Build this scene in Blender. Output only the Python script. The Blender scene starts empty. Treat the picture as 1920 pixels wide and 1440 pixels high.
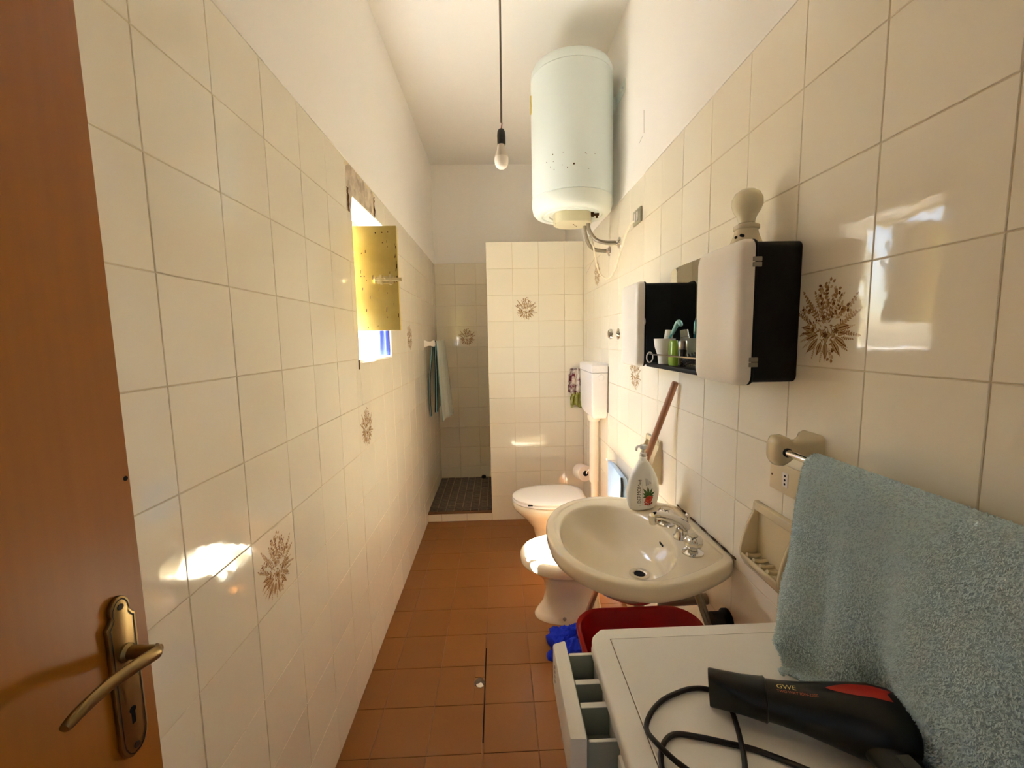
import bpy, bmesh, math, random
import numpy as np
from mathutils import Vector, Matrix, noise as mnoise

random.seed(7)
rng = np.random.default_rng(7)
SC = bpy.context.scene
COL = SC.collection
W = 1.2675            # room width (left wall x=0, right wall x=W)
H = 3.10              # ceiling height
PI = math.pi

# ------------------------------------------------------------------ camera
cam_d = bpy.data.cameras.new('camera')
cam_d.sensor_width = 36.0
cam_d.lens = 791.7275 / 1920 * 36.0
cam_d.clip_start = 0.02
cam = bpy.data.objects.new('camera', cam_d)
COL.objects.link(cam)
cR = Vector((0.9992419, -0.0344166, -0.01819704))
cU = Vector((0.02171376, 0.10473593, 0.99426299))
cF = Vector((0.03231327, 0.99390436, -0.10540385))
cam.matrix_world = Matrix(((cR.x, cU.x, -cF.x, 0.5917), (cR.y, cU.y, -cF.y, 0.0),
                           (cR.z, cU.z, -cF.z, 1.4619), (0, 0, 0, 1)))
SC.camera = cam

# ------------------------------------------------------------------ world, sun, exposure
SUN_DIR = Vector((0.86, 0.085, -1.205)).normalized()     # travelling into the room through the window
world = bpy.data.worlds.new('sky')
SC.world = world
world.use_nodes = True
wn = world.node_tree.nodes
wl = world.node_tree.links
bg = wn['Background']
sky = wn.new('ShaderNodeTexSky')
sky.sky_type = 'NISHITA'
sky.sun_disc = False
sky.sun_elevation = math.asin(-SUN_DIR.z)
sky.sun_rotation = math.atan2(-SUN_DIR.x, -SUN_DIR.y)
sky.air_density = 1.0
sky.dust_density = 1.5
wl.new(sky.outputs[0], bg.inputs[0])
bg.inputs[1].default_value = 0.12

sun_d = bpy.data.lights.new('sun', 'SUN')
sun_d.energy = 9.0
sun_d.angle = math.radians(0.53)
sun_d.color = (0.93, 0.97, 1.0)
sun = bpy.data.objects.new('sun', sun_d)
COL.objects.link(sun)
sun.rotation_euler = SUN_DIR.to_track_quat('-Z', 'Y').to_euler()
sun.location = (-3, 2.2, 5)

port_d = bpy.data.lights.new('window_portal', 'AREA')   # guides sky sampling through the window opening
port_d.shape = 'RECTANGLE'
port_d.size = 0.56
port_d.size_y = 0.72
port = bpy.data.objects.new('window_portal', port_d)
COL.objects.link(port)
port.location = (-0.165, 2.11, 1.71)
port.rotation_euler = Vector((1, 0, 0)).to_track_quat('-Z', 'Z').to_euler()
port_d.cycles.is_portal = True

port2_d = bpy.data.lights.new('passage_fill_portal', 'AREA')   # sky portal at an unseen opening added to brighten the near surfaces
port2_d.shape = 'RECTANGLE'
port2_d.size = 0.6
port2_d.size_y = 1.3
port2 = bpy.data.objects.new('passage_fill_portal', port2_d)
COL.objects.link(port2)
port2.location = (2.105, -1.5, 1.55)
port2.rotation_euler = Vector((-1, 0, 0)).to_track_quat('-Z', 'Z').to_euler()
port2_d.cycles.is_portal = True

SC.view_settings.view_transform = 'Standard'
SC.view_settings.look = 'None'
SC.view_settings.gamma = 1.0
SC.view_settings.use_curve_mapping = False
SC.view_settings.exposure = 4.25
SC.cycles.max_bounces = 10
SC.cycles.diffuse_bounces = 8
SC.cycles.glossy_bounces = 6


# ------------------------------------------------------------------ materials
def lin(c):
    return tuple(((v / 255) / 12.92 if v / 255 <= 0.04045 else ((v / 255 + 0.055) / 1.055) ** 2.4) for v in c)


def mat(name, rgb, rough=0.5, metal=0.0, var=0.0, vscale=6.0, bump=0.0, bscale=40.0, bdetail=3.0, coat=0.0,
        trans=0.0, spec=0.5, rgb2=None, objvar=0.0, ior=1.45, bdist=0.004, sheen=0.0):
    m = bpy.data.materials.new(name)
    m.use_nodes = True
    nt = m.node_tree
    n, l = nt.nodes, nt.links
    b = n['Principled BSDF']
    col = lin(rgb)
    b.inputs['Roughness'].default_value = rough
    b.inputs['Metallic'].default_value = metal
    b.inputs['Coat Weight'].default_value = coat
    b.inputs['Coat Roughness'].default_value = 0.08
    b.inputs['Transmission Weight'].default_value = trans
    b.inputs['Specular IOR Level'].default_value = spec
    b.inputs['IOR'].default_value = ior
    b.inputs['Sheen Weight'].default_value = sheen
    tc = n.new('ShaderNodeTexCoord')
    if var > 0 or rgb2:
        nz = n.new('ShaderNodeTexNoise')
        nz.inputs['Scale'].default_value = vscale
        nz.inputs['Detail'].default_value = 4.0
        l.new(tc.outputs['Object'], nz.inputs['Vector'])
        mx = n.new('ShaderNodeMix')
        mx.data_type = 'RGBA'
        if rgb2:
            c2 = lin(rgb2)
            rp = n.new('ShaderNodeValToRGB')
            rp.color_ramp.elements[0].position = 0.42
            rp.color_ramp.elements[1].position = 0.62
            l.new(nz.outputs['Fac'], rp.inputs['Fac'])
            l.new(rp.outputs['Color'], mx.inputs[0])
            mx.inputs[6].default_value = (*col, 1)
            mx.inputs[7].default_value = (*c2, 1)
        else:
            l.new(nz.outputs['Fac'], mx.inputs[0])
            mx.inputs[6].default_value = (*[v * (1 - var) for v in col], 1)
            mx.inputs[7].default_value = (*[min(1, v * (1 + var)) for v in col], 1)
        out = mx.outputs[2]
        if objvar > 0:
            oi = n.new('ShaderNodeObjectInfo')
            mr = n.new('ShaderNodeMapRange')
            mr.inputs['To Min'].default_value = 1 - objvar
            mr.inputs['To Max'].default_value = 1 + objvar
            l.new(oi.outputs['Random'], mr.inputs['Value'])
            hv = n.new('ShaderNodeHueSaturation')
            l.new(mr.outputs[0], hv.inputs['Value'])
            l.new(out, hv.inputs['Color'])
            out = hv.outputs[0]
        l.new(out, b.inputs['Base Color'])
    else:
        b.inputs['Base Color'].default_value = (*col, 1)
    if bump > 0:
        nb = n.new('ShaderNodeTexNoise')
        nb.inputs['Scale'].default_value = bscale
        nb.inputs['Detail'].default_value = bdetail
        l.new(tc.outputs['Object'], nb.inputs['Vector'])
        bp = n.new('ShaderNodeBump')
        bp.inputs['Strength'].default_value = bump
        bp.inputs['Distance'].default_value = bdist
        l.new(nb.outputs['Fac'], bp.inputs['Height'])
        l.new(bp.outputs[0], b.inputs['Normal'])
    return m


def wood_mat(name, c1, c2, rough):
    m = bpy.data.materials.new(name)
    m.use_nodes = True
    n, l = m.node_tree.nodes, m.node_tree.links
    b = n['Principled BSDF']
    tc = n.new('ShaderNodeTexCoord')
    mp = n.new('ShaderNodeMapping')
    mp.inputs['Scale'].default_value = (14, 22, 0.7)
    nz = n.new('ShaderNodeTexNoise')
    nz.inputs['Scale'].default_value = 3.0
    nz.inputs['Detail'].default_value = 5.0
    l.new(tc.outputs['Object'], mp.inputs[0])
    l.new(mp.outputs[0], nz.inputs['Vector'])
    mx = n.new('ShaderNodeMix')
    mx.data_type = 'RGBA'
    mx.inputs[6].default_value = (*lin(c1), 1)
    mx.inputs[7].default_value = (*lin(c2), 1)
    l.new(nz.outputs['Fac'], mx.inputs[0])
    l.new(mx.outputs[2], b.inputs['Base Color'])
    b.inputs['Roughness'].default_value = rough
    b.inputs['Specular IOR Level'].default_value = 0.3
    bp = n.new('ShaderNodeBump')
    bp.inputs['Strength'].default_value = 0.08
    bp.inputs['Distance'].default_value = 0.002
    l.new(nz.outputs['Fac'], bp.inputs['Height'])
    l.new(bp.outputs[0], b.inputs['Normal'])
    return m


M = {}
M['tile'] = mat('glazed_cream_tile', (243, 234, 214), 0.055, var=0.02, vscale=3, bump=0.08, bscale=16, bdetail=2.0, objvar=0.02, bdist=0.006)
M['tile_far'] = M['tile']
M['grout'] = mat('old_grout', (222, 206, 172), 0.9, var=0.10, vscale=14, bump=0.3, bscale=90)
M['plaster'] = mat('white_plaster', (249, 245, 239), 0.85, var=0.02, vscale=3, bump=0.12, bscale=22, bdist=0.003)
M['ceiling'] = mat('ceiling_paint', (249, 245, 238), 0.9, var=0.015, vscale=2, bump=0.06, bscale=14)
M['cement'] = mat('rough_cement_patch', (222, 208, 186), 0.95, rgb2=(188, 168, 146), vscale=16, bump=0.7, bscale=50, bdist=0.006)
M['scar'] = mat('exposed_brown_edge', (120, 78, 44), 0.95, rgb2=(70, 44, 24), vscale=40, bump=0.8, bscale=60)
M['floor'] = mat('brown_floor_tile', (146, 94, 44), 0.33, var=0.09, vscale=5, bump=0.10, bscale=30, objvar=0.05)
M['floor_grout'] = mat('floor_grout', (160, 112, 76), 0.9, var=0.2, vscale=8)
M['dark_gap'] = mat('open_joint_dirt', (40, 24, 12), 0.95)
M['stone'] = mat('grey_stone_mosaic', (104, 92, 84), 0.6, rgb2=(76, 62, 54), vscale=30, bump=0.5, bscale=60, objvar=0.12)
M['stone_grout'] = mat('mosaic_grout', (158, 140, 122), 0.95)
M['sill_brown'] = mat('brown_edge_trim', (112, 74, 44), 0.6, var=0.15)
M['door_wood'] = wood_mat('door_wood', (146, 84, 8), (160, 96, 12), 0.42)
M['brass'] = mat('antique_brass', (150, 126, 82), 0.34, metal=1.0, var=0.2, vscale=30)
M['brass_dark'] = mat('blackened_brass', (44, 34, 20), 0.5, metal=0.6)
M['black_hole'] = mat('black_void', (8, 7, 6), 0.9)
M['shutter'] = mat('yellow_shutter_paint', (210, 188, 108), 0.6, rgb2=(200, 176, 94), vscale=9, bump=0.25, bscale=24)
M['chip_dark'] = mat('flaked_wood', (84, 56, 26), 0.9)
M['iron_yellow'] = mat('painted_iron', (216, 198, 146), 0.5, var=0.15, vscale=40)
M['ceramic'] = mat('ivory_ceramic', (242, 229, 200), 0.07, var=0.01, coat=0.6)
M['white_ceramic'] = mat('white_ceramic', (240, 232, 218), 0.1, coat=0.5, var=0.01)
M['white_plastic'] = mat('white_plastic', (240, 232, 226), 0.28, var=0.01)
M['lid'] = mat('toilet_lid_plastic', (249, 243, 236), 0.25, var=0.01)
M['pvc'] = mat('ivory_pvc_pipe', (236, 224, 206), 0.35)
M['heater'] = mat('pale_green_enamel', (236, 247, 245), 0.3, var=0.015, vscale=4)
M['heater_cap'] = mat('cream_plastic_cap', (238, 246, 240), 0.35, var=0.01)
M['heater_cover'] = mat('yellowed_plastic', (216, 208, 176), 0.45, var=0.04)
M['rust'] = mat('rust_speck', (90, 56, 30), 0.9)
M['steel'] = mat('braided_steel', (150, 142, 128), 0.36, metal=1.0, bump=0.6, bscale=400, bdist=0.001)
M['chrome'] = mat('chrome', (225, 222, 216), 0.07, metal=1.0)
M['cable_white'] = mat('white_cable', (240, 230, 206), 0.5)
M['grey_plate'] = mat('grey_switch_plate', (160, 156, 132), 0.45)
M['cab_white'] = mat('offwhite_plastic_door', (247, 240, 230), 0.34, var=0.01)
M['cab_black'] = mat('black_plastic', (8, 7, 6), 0.5, spec=0.3)
M['mirror'] = mat('mirror_silver', (225, 228, 222), 0.015, metal=1.0)
M['mirror_edge'] = mat('mirror_edge_glass', (70, 68, 52), 0.15)
M['cup'] = mat('white_cup', (236, 234, 228), 0.3)
M['green_gel'] = mat('green_gel_bottle', (176, 214, 84), 0.12, trans=0.35, var=0.1, vscale=18)
M['teal'] = mat('teal_plastic', (70, 170, 180), 0.2, trans=0.2)
M['pale_teal'] = mat('clear_teal_cap', (176, 226, 224), 0.12, trans=0.5)
M['frost'] = mat('milky_bottle', (226, 220, 200), 0.35)
M['silver'] = mat('brushed_silver_cap', (190, 184, 172), 0.25, metal=1.0)
M['dark_glass'] = mat('dark_bottle_glass', (34, 26, 22), 0.12)
M['black_rubber'] = mat('black_bristle', (20, 17, 16), 0.6)
M['opal'] = mat('opal_bulb_glass', (238, 228, 196), 0.22, var=0.01)
M['led'] = mat('led_bulb_plastic', (246, 238, 226), 0.35)
M['bulb_neck'] = mat('bulb_neck_plastic', (226, 214, 196), 0.4)
M['bakelite'] = mat('black_bakelite', (20, 17, 15), 0.35)
M['cord_grey'] = mat('grey_cord', (120, 106, 88), 0.6)
M['red_wire'] = mat('red_wire', (150, 60, 34), 0.5)
M['porcelain'] = mat('porcelain_socket', (228, 214, 184), 0.25)
M['dish'] = mat('beige_ceramic_dish', (222, 206, 168), 0.12, coat=0.4)
M['outlet'] = mat('cream_outlet_plate', (226, 208, 170), 0.4)
M['towel'] = mat('blue_grey_terry', (190, 212, 218), 0.95, var=0.12, vscale=60, bump=0.9, bscale=260, bdist=0.004, sheen=0.3)  # base cloth darker than the loops, painting shade into the gaps
M['pile'] = mat('terry_loops', (222, 240, 246), 0.95, var=0.12, vscale=160, sheen=0.2)
M['towel_hem'] = mat('towel_hem', (176, 190, 186), 0.9)
M['towel_sh'] = mat('pale_blue_towel', (222, 226, 216), 0.95, var=0.06, vscale=30, bump=0.6, bscale=180)
M['towel_teal'] = mat('teal_towel_side', (150, 196, 202), 0.95, var=0.06, vscale=30, bump=0.6, bscale=180)
M['towel_navy'] = mat('navy_towel', (22, 26, 40), 0.95, bump=0.6, bscale=180)
M['towel_cream'] = mat('pale_cotton', (226, 220, 200), 0.95, bump=0.4, bscale=180)
M['machine'] = mat('white_enamel', (247, 245, 238), 0.3, var=0.01)
M['drawer_int'] = mat('grey_drawer_interior', (160, 166, 158), 0.45)
M['dryer'] = mat('black_dryer_plastic', (14, 12, 11), 0.34, var=0.05)
M['dryer_red'] = mat('red_grille', (176, 40, 22), 0.4)
M['gold_print'] = mat('gold_print', (226, 200, 120), 0.4)
M['red_print'] = mat('red_print', (176, 84, 50), 0.5)
M['cord_black'] = mat('black_rubber_cord', (26, 21, 18), 0.45)
M['grey_label'] = mat('grey_sticker', (66, 66, 62), 0.6)
M['red_plastic'] = mat('red_plastic', (176, 8, 12), 0.35)
M['blue_cloth'] = mat('royal_blue_cloth', (14, 44, 190), 0.9, var=0.15, vscale=20, bump=0.5, bscale=220)
M['handle_wood'] = wood_mat('broom_wood', (168, 116, 84), (186, 134, 100), 0.5)
M['bottle'] = mat('white_soap_bottle', (240, 240, 232), 0.3)
M['bottle_clear'] = mat('clear_pump', (232, 232, 226), 0.15, trans=0.4)
M['ink'] = mat('dark_ink', (40, 34, 32), 0.6)
M['ink_grey'] = mat('grey_ink', (150, 148, 142), 0.6)
M['leaf_green'] = mat('printed_green', (52, 92, 34), 0.6, rgb2=(90, 130, 60), vscale=80)
M['pom_red'] = mat('printed_red', (176, 44, 28), 0.6, rgb2=(208, 84, 56), vscale=90)
M['paper'] = mat('toilet_paper', (240, 222, 206), 0.95, bump=0.2, bscale=90)
M['packet'] = mat('pale_blue_packet', (178, 208, 250), 0.3, var=0.12, vscale=20)
M['print_dark'] = mat('brown_floral_dark', (122, 78, 38), 0.12)
M['print_mid'] = mat('brown_floral_mid', (172, 134, 88), 0.12)
M['print_light'] = mat('brown_floral_light', (206, 178, 136), 0.12)
M['scarf_a'] = mat('patterned_cloth', (236, 226, 216), 0.95, rgb2=(120, 44, 62), vscale=26)
M['scarf_b'] = mat('olive_cloth', (150, 150, 60), 0.95, rgb2=(188, 184, 110), vscale=26)
M['concrete'] = mat('terrace_concrete', (112, 106, 96), 0.9, var=0.06)
M['blue_curtain'] = mat('blue_curtain_cloth', (34, 46, 118), 0.9, var=0.1, vscale=10)
M['tin'] = mat('steel_screw', (150, 146, 136), 0.35, metal=1.0)
M['amber'] = mat('yellow_gauge', (222, 200, 110), 0.4)


# ------------------------------------------------------------------ geometry helpers
class G:
    def __init__(self):
        self.v, self.f, self.m = [], [], []

    def add(self, vs, fs, mi=0):
        o = len(self.v)
        self.v += [tuple(p) for p in vs]
        self.f += [tuple(i + o for i in q) for q in fs]
        self.m += [mi] * len(fs)
        return self

    def box(self, x0, x1, y0, y1, z0, z1, mi=0):
        vs = [(x0, y0, z0), (x1, y0, z0), (x1, y1, z0), (x0, y1, z0), (x0, y0, z1), (x1, y0, z1), (x1, y1, z1), (x0, y1, z1)]
        return self.add(vs, [(0, 3, 2, 1), (4, 5, 6, 7), (0, 1, 5, 4), (1, 2, 6, 5), (2, 3, 7, 6), (3, 0, 4, 7)], mi)

    def loft(self, rings, cap0=True, cap1=True, mi=0, closed=True):
        n = len(rings[0])
        vs = [p for r in rings for p in r]
        fs = []
        for k in range(len(rings) - 1):
            for i in range(n if closed else n - 1):
                j = (i + 1) % n
                fs.append((k * n + i, k * n + j, (k + 1) * n + j, (k + 1) * n + i))
        if cap0:
            fs.append(tuple(range(n - 1, -1, -1)))
        if cap1:
            fs.append(tuple((len(rings) - 1) * n + i for i in range(n)))
        return self.add(vs, fs, mi)

    def lathe(self, prof, org=(0, 0, 0), axis=(0, 0, 1), seg=32, mi=0, cap0=True, cap1=True):
        a = Vector(axis).normalized()
        t = a.orthogonal().normalized()
        b = a.cross(t)
        o = Vector(org)
        rings = [[o + a * h + (t * math.cos(2 * PI * i / seg) + b * math.sin(2 * PI * i / seg)) * max(r, 1e-5)
                  for i in range(seg)] for r, h in prof]
        return self.loft(rings, cap0, cap1, mi)

    def cyl(self, p0, p1, r, r1=None, seg=20, mi=0):
        p0, p1 = Vector(p0), Vector(p1)
        return self.lathe([(r, 0), (r if r1 is None else r1, (p1 - p0).length)], p0, p1 - p0, seg, mi)

    def tube(self, pts, r, seg=10, sub=6, mi=0, smooth=True):
        P = catmull(pts, sub) if smooth else [Vector(p) for p in pts]
        T = []
        for i in range(len(P)):
            d = P[min(i + 1, len(P) - 1)] - P[max(i - 1, 0)]
            T.append(d.normalized())
        nrm = T[0].orthogonal().normalized()
        rings = []
        for i, p in enumerate(P):
            nrm = (nrm - T[i] * nrm.dot(T[i])).normalized()
            b = T[i].cross(nrm)
            rr = r(i / (len(P) - 1)) if callable(r) else r
            rings.append([p + (nrm * math.cos(2 * PI * k / seg) + b * math.sin(2 * PI * k / seg)) * rr for k in range(seg)])
        return self.loft(rings, True, True, mi)

    def prism(self, poly, x0, x1, axis='x', mi=0):
        # poly of 2D points (counter-clockwise seen from +axis) extruded from x0 to x1
        def p3(a, c):
            return {'x': (c, a[0], a[1]), 'y': (a[0], c, a[1]), 'z': (a[0], a[1], c)}[axis]
        return self.loft([[p3(a, x0) for a in poly], [p3(a, x1) for a in poly]], True, True, mi)

    def sphere(self, c, r, seg=20, rings=12, mi=0, sc=(1, 1, 1)):
        prof = [(r * math.sin(PI * k / rings), -r * math.cos(PI * k / rings)) for k in range(rings + 1)]
        g = G().lathe(prof, (0, 0, 0), (0, 0, 1), seg)
        return self.add([(c[0] + p[0] * sc[0], c[1] + p[1] * sc[1], c[2] + p[2] * sc[2]) for p in g.v], g.f, mi)

    def mesh(self, name, mats, smooth=35, bevel=None, fix=True, weld=False):
        me = bpy.data.meshes.new(name)
        me.from_pydata(self.v, [], self.f)
        for mm in (mats if isinstance(mats, (list, tuple)) else [mats]):
            me.materials.append(M[mm])
        if any(self.m):
            me.polygons.foreach_set('material_index', self.m)
        if fix or bevel or weld:
            bm = bmesh.new()
            bm.from_mesh(me)
            if weld:
                bmesh.ops.remove_doubles(bm, verts=bm.verts, dist=1e-5)
            if fix:
                bmesh.ops.recalc_face_normals(bm, faces=bm.faces)
            if bevel:
                ed = [e for e in bm.edges if len(e.link_faces) == 2 and e.calc_face_angle(0) > math.radians(bevel[2] if len(bevel) > 2 else 30)]
                bmesh.ops.bevel(bm, geom=ed, offset=bevel[0], segments=bevel[1], profile=0.5, affect='EDGES', clamp_overlap=True)
            bm.to_mesh(me)
            bm.free()
        if smooth:
            me.polygons.foreach_set('use_smooth', [True] * len(me.polygons))
            me.set_sharp_from_angle(angle=math.radians(smooth))
        me.update()
        return me

    def build(self, name, mats, parent=None, label=None, **kw):
        return put(name, self.mesh(name, mats, **kw), parent, label)


def catmull(pts, sub):
    P = [Vector(p) for p in pts]
    out = []
    for i in range(len(P) - 1):
        p0, p1, p2, p3 = P[max(i - 1, 0)], P[i], P[i + 1], P[min(i + 2, len(P) - 1)]
        for k in range(sub):
            t = k / sub
            out.append(0.5 * ((2 * p1) + (p2 - p0) * t + (2 * p0 - 5 * p1 + 4 * p2 - p3) * t * t + (3 * p1 - p0 - 3 * p2 + p3) * t ** 3))
    out.append(P[-1])
    return out


def put(name, me, parent=None, label=None):
    o = bpy.data.objects.new(name, me)
    COL.objects.link(o)
    if parent is not None:
        o.parent = parent
        if parent.location.length > 0:
            o.matrix_parent_inverse = Matrix.Translation(-parent.location)
    if label:
        o['label'] = label
    return o


def tag(o, label, cat, group=None):
    o['label'] = label
    o['category'] = cat
    if group:
        o['group'] = group
    return o


def thing(name, loc, label, cat, group=None):
    o = bpy.data.objects.new(name, None)
    o.empty_display_size = 0.05
    COL.objects.link(o)
    o.location = loc
    return tag(o, label, cat, group)


def struct(o, label=None, cat=None):
    o['kind'] = 'structure'
    if label:
        o['label'] = label
    if cat:
        o['category'] = cat
    return o


def egg(xm, yc, z, af, ab, hw, n=48, pw_b=2.0):
    out = []
    for i in range(n):
        t = 2 * PI * i / n
        c, s = math.cos(t), math.sin(t)
        if c >= 0:
            out.append((xm - af * c, yc + hw * s, z))
        else:
            e = 2.0 / pw_b
            out.append((xm + ab * abs(c) ** e, yc + hw * math.copysign(abs(s) ** e, s), z))
    return out


def rrect(cx, cy, hx, hy, r, n=6):
    pts = []
    for sx, sy, a0 in ((1, 1, 0), (-1, 1, 90), (-1, -1, 180), (1, -1, 270)):
        for k in range(n + 1):
            a = math.radians(a0 + 90 * k / n)
            pts.append((cx + sx * (hx - r) + r * math.cos(a), cy + sy * (hy - r) + r * math.sin(a)))
    return pts


def text_mesh(body, size, extrude=0.0):
    cu = bpy.data.curves.new('lettering', 'FONT')
    cu.body = body
    cu.size = size
    cu.extrude = extrude
    cu.resolution_u = 3
    ob = bpy.data.objects.new('lettering_tmp', cu)
    COL.objects.link(ob)
    bpy.context.view_layer.update()
    me = bpy.data.meshes.new_from_object(ob.evaluated_get(bpy.context.evaluated_depsgraph_get()))
    vs = [tuple(v.co) for v in me.vertices]
    fs = [tuple(p.vertices) for p in me.polygons]
    bpy.data.objects.remove(ob)
    bpy.data.curves.remove(cu)
    bpy.data.meshes.remove(me)
    return vs, fs


# ------------------------------------------------------------------ tiles
TILE_CACHE = {}
GAP = 0.0020


def tile_mesh(a, b, m='tile', th=0.006, bv=0.0010):
    key = (round(a, 4), round(b, 4), m, th)
    if key not in TILE_CACHE:
        ha, hb = a / 2, b / 2
        k = min(bv, ha * 0.4, hb * 0.4)
        r0 = [(-ha, -hb, -th), (ha, -hb, -th), (ha, hb, -th), (-ha, hb, -th)]
        r1 = [(-ha, -hb, -k), (ha, -hb, -k), (ha, hb, -k), (-ha, hb, -k)]
        r2 = [(-ha + k, -hb + k, 0), (ha - k, -hb + k, 0), (ha - k, hb - k, 0), (-ha + k, hb - k, 0)]
        g = G().loft([r0, r1, r2], False, True)
        TILE_CACHE[key] = g.mesh('tile_%d_%d' % (a * 1e3, b * 1e3), m, smooth=None, fix=False)
    return TILE_CACHE[key]


def floral_mesh():
    g = G()
    R = random.Random(5)
    S = 0.2

    def poly(pts, mi, z):
        g.add([(x * S, y * S, z) for x, y in pts], [tuple(range(len(pts)))], mi)

    def leaf(x, y, ang, ln, wd, mi, z=0.0):
        c, s = math.cos(ang), math.sin(ang)
        pr = [(0, 0), (0.25, 0.42), (0.55, 0.5), (0.8, 0.25), (1, 0), (0.8, -0.25), (0.55, -0.5), (0.25, -0.42)]
        poly([(x + c * u * ln - s * v * wd, y + s * u * ln + c * v * wd) for u, v in pr], mi, z)

    def sprig(x, y, ang, ln, n, ll, mi, mi2):
        px, py = x, y
        a = ang
        for k in range(n):
            st = ln / n
            nx, ny = px + math.cos(a) * st, py + math.sin(a) * st
            leaf(px, py, a, st * 1.1, 0.008, mi, 0.00002)
            for sg in (-1, 1):
                leaf(nx, ny, a + sg * R.uniform(0.5, 0.9), ll * (1.1 - 0.6 * k / n), ll * 0.45, R.choice((mi, mi2)), 0.00001 * (k % 3))
            px, py = nx, ny
            a += R.uniform(-0.12, 0.12)
        leaf(px, py, a, ll, ll * 0.4, mi, 0.00003)

    cx, cy = 0.0, -0.12
    for d in range(-5, 190, 13):
        a = math.radians(d + R.uniform(-5, 5))
        up = math.sin(a)
        r0 = R.uniform(0.07, 0.2)
        ln = R.uniform(0.16, 0.26) + 0.16 * max(0, up) * R.uniform(0.5, 1.0)
        sprig(cx + r0 * math.cos(a), cy + r0 * math.sin(a), a, ln, 8, R.uniform(0.030, 0.044), R.choice((1, 1, 0, 2)), R.choice((1, 2, 2)))
    for d in range(20, 170, 17):
        a = math.radians(d + R.uniform(-6, 6))
        r0 = R.uniform(0.2, 0.34)
        sprig(cx + r0 * math.cos(a), cy + r0 * math.sin(a), a + R.uniform(-.4, .4), R.uniform(0.1, 0.17), 5, 0.028, 2, 1)
    for d in (-6, -30, -55, -82, -108, -132, -155, -178, 12, 168):
        a = math.radians(d + R.uniform(-6, 6))
        r0 = R.uniform(0.10, 0.16)
        x0, y0, ln = cx + r0 * math.cos(a), cy + r0 * 0.8 * math.sin(a), R.uniform(0.15, 0.22)
        leaf(x0, y0, a, ln, 0.07, 1, 0.00003)
        leaf(x0 + 0.012 * math.cos(a), y0 + 0.012 * math.sin(a), a, ln * 0.86, 0.048, 2, 0.00005)
        leaf(x0, y0, a, ln * 1.12, 0.013, 0, 0.00007)
        sprig(cx + 0.22 * math.cos(a + .2), cy + 0.18 * math.sin(a + .2), a + 0.3, 0.13, 6, 0.026, R.choice((1, 2)), 2)
    for (fx, fy, fr) in ((-0.17, -0.10, 0.07), (0.0, -0.16, 0.085), (0.14, -0.12, 0.075), (-0.03, 0.02, 0.065)):
        for k in range(5):
            a = k * 2 * PI / 5 + fx * 9
            leaf(fx, fy, a, fr, fr * 0.8, 1, 0.00008)
            leaf(fx + math.cos(a) * fr * 0.2, fy + math.sin(a) * fr * 0.2, a, fr * 0.7, fr * 0.5, 3 if k % 2 else 2, 0.0001)
            leaf(fx, fy, a, fr * 0.55, fr * 0.16, 0, 0.00012)
    for k in range(70):
        a, q = R.uniform(0, 6.28), 0.24 * math.sqrt(R.random())
        leaf(cx + q * math.cos(a), cy + 0.08 + q * math.sin(a), R.uniform(0, 6.28), R.uniform(0.03, 0.055), R.uniform(0.012, 0.024), R.choice((1, 1, 2, 2, 0)), 0.00002)
    for (fx, fy) in ((0.07, -0.36), (-0.10, 0.30), (0.10, 0.25), (0.26, 0.10), (-0.27, 0.08), (-0.02, 0.18), (0.02, 0.36)):
        for k in range(9):
            a = R.uniform(0, 6.28)
            leaf(fx + R.uniform(-.055, .055), fy + R.uniform(-.045, .045), a, 0.045, 0.032, R.choice((0, 1, 1, 2)), 0.00004)
    return g.mesh('floral_print', ['print_dark', 'print_mid', 'print_light', 'tile'], smooth=None, fix=False)


FLORAL = floral_mesh()


def sub_rects(r, holes):
    out = [r]
    for (h0, h1, k0, k1) in holes:
        nxt = []
        for (a0, a1, b0, b1) in out:
            if a1 <= h0 or a0 >= h1 or b1 <= k0 or b0 >= k1:
                nxt.append((a0, a1, b0, b1))
                continue
            if a0 < h0:
                nxt.append((a0, h0, b0, b1))
            if a1 > h1:
                nxt.append((h1, a1, b0, b1))
            c0, c1 = max(a0, h0), min(a1, h1)
            if b0 < k0:
                nxt.append((c0, c1, b0, k0))
            if b1 > k1:
                nxt.append((c0, c1, k1, b1))
        out = nxt
    return [q for q in out if q[1] - q[0] > 0.008 and q[3] - q[2] > 0.008]


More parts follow.
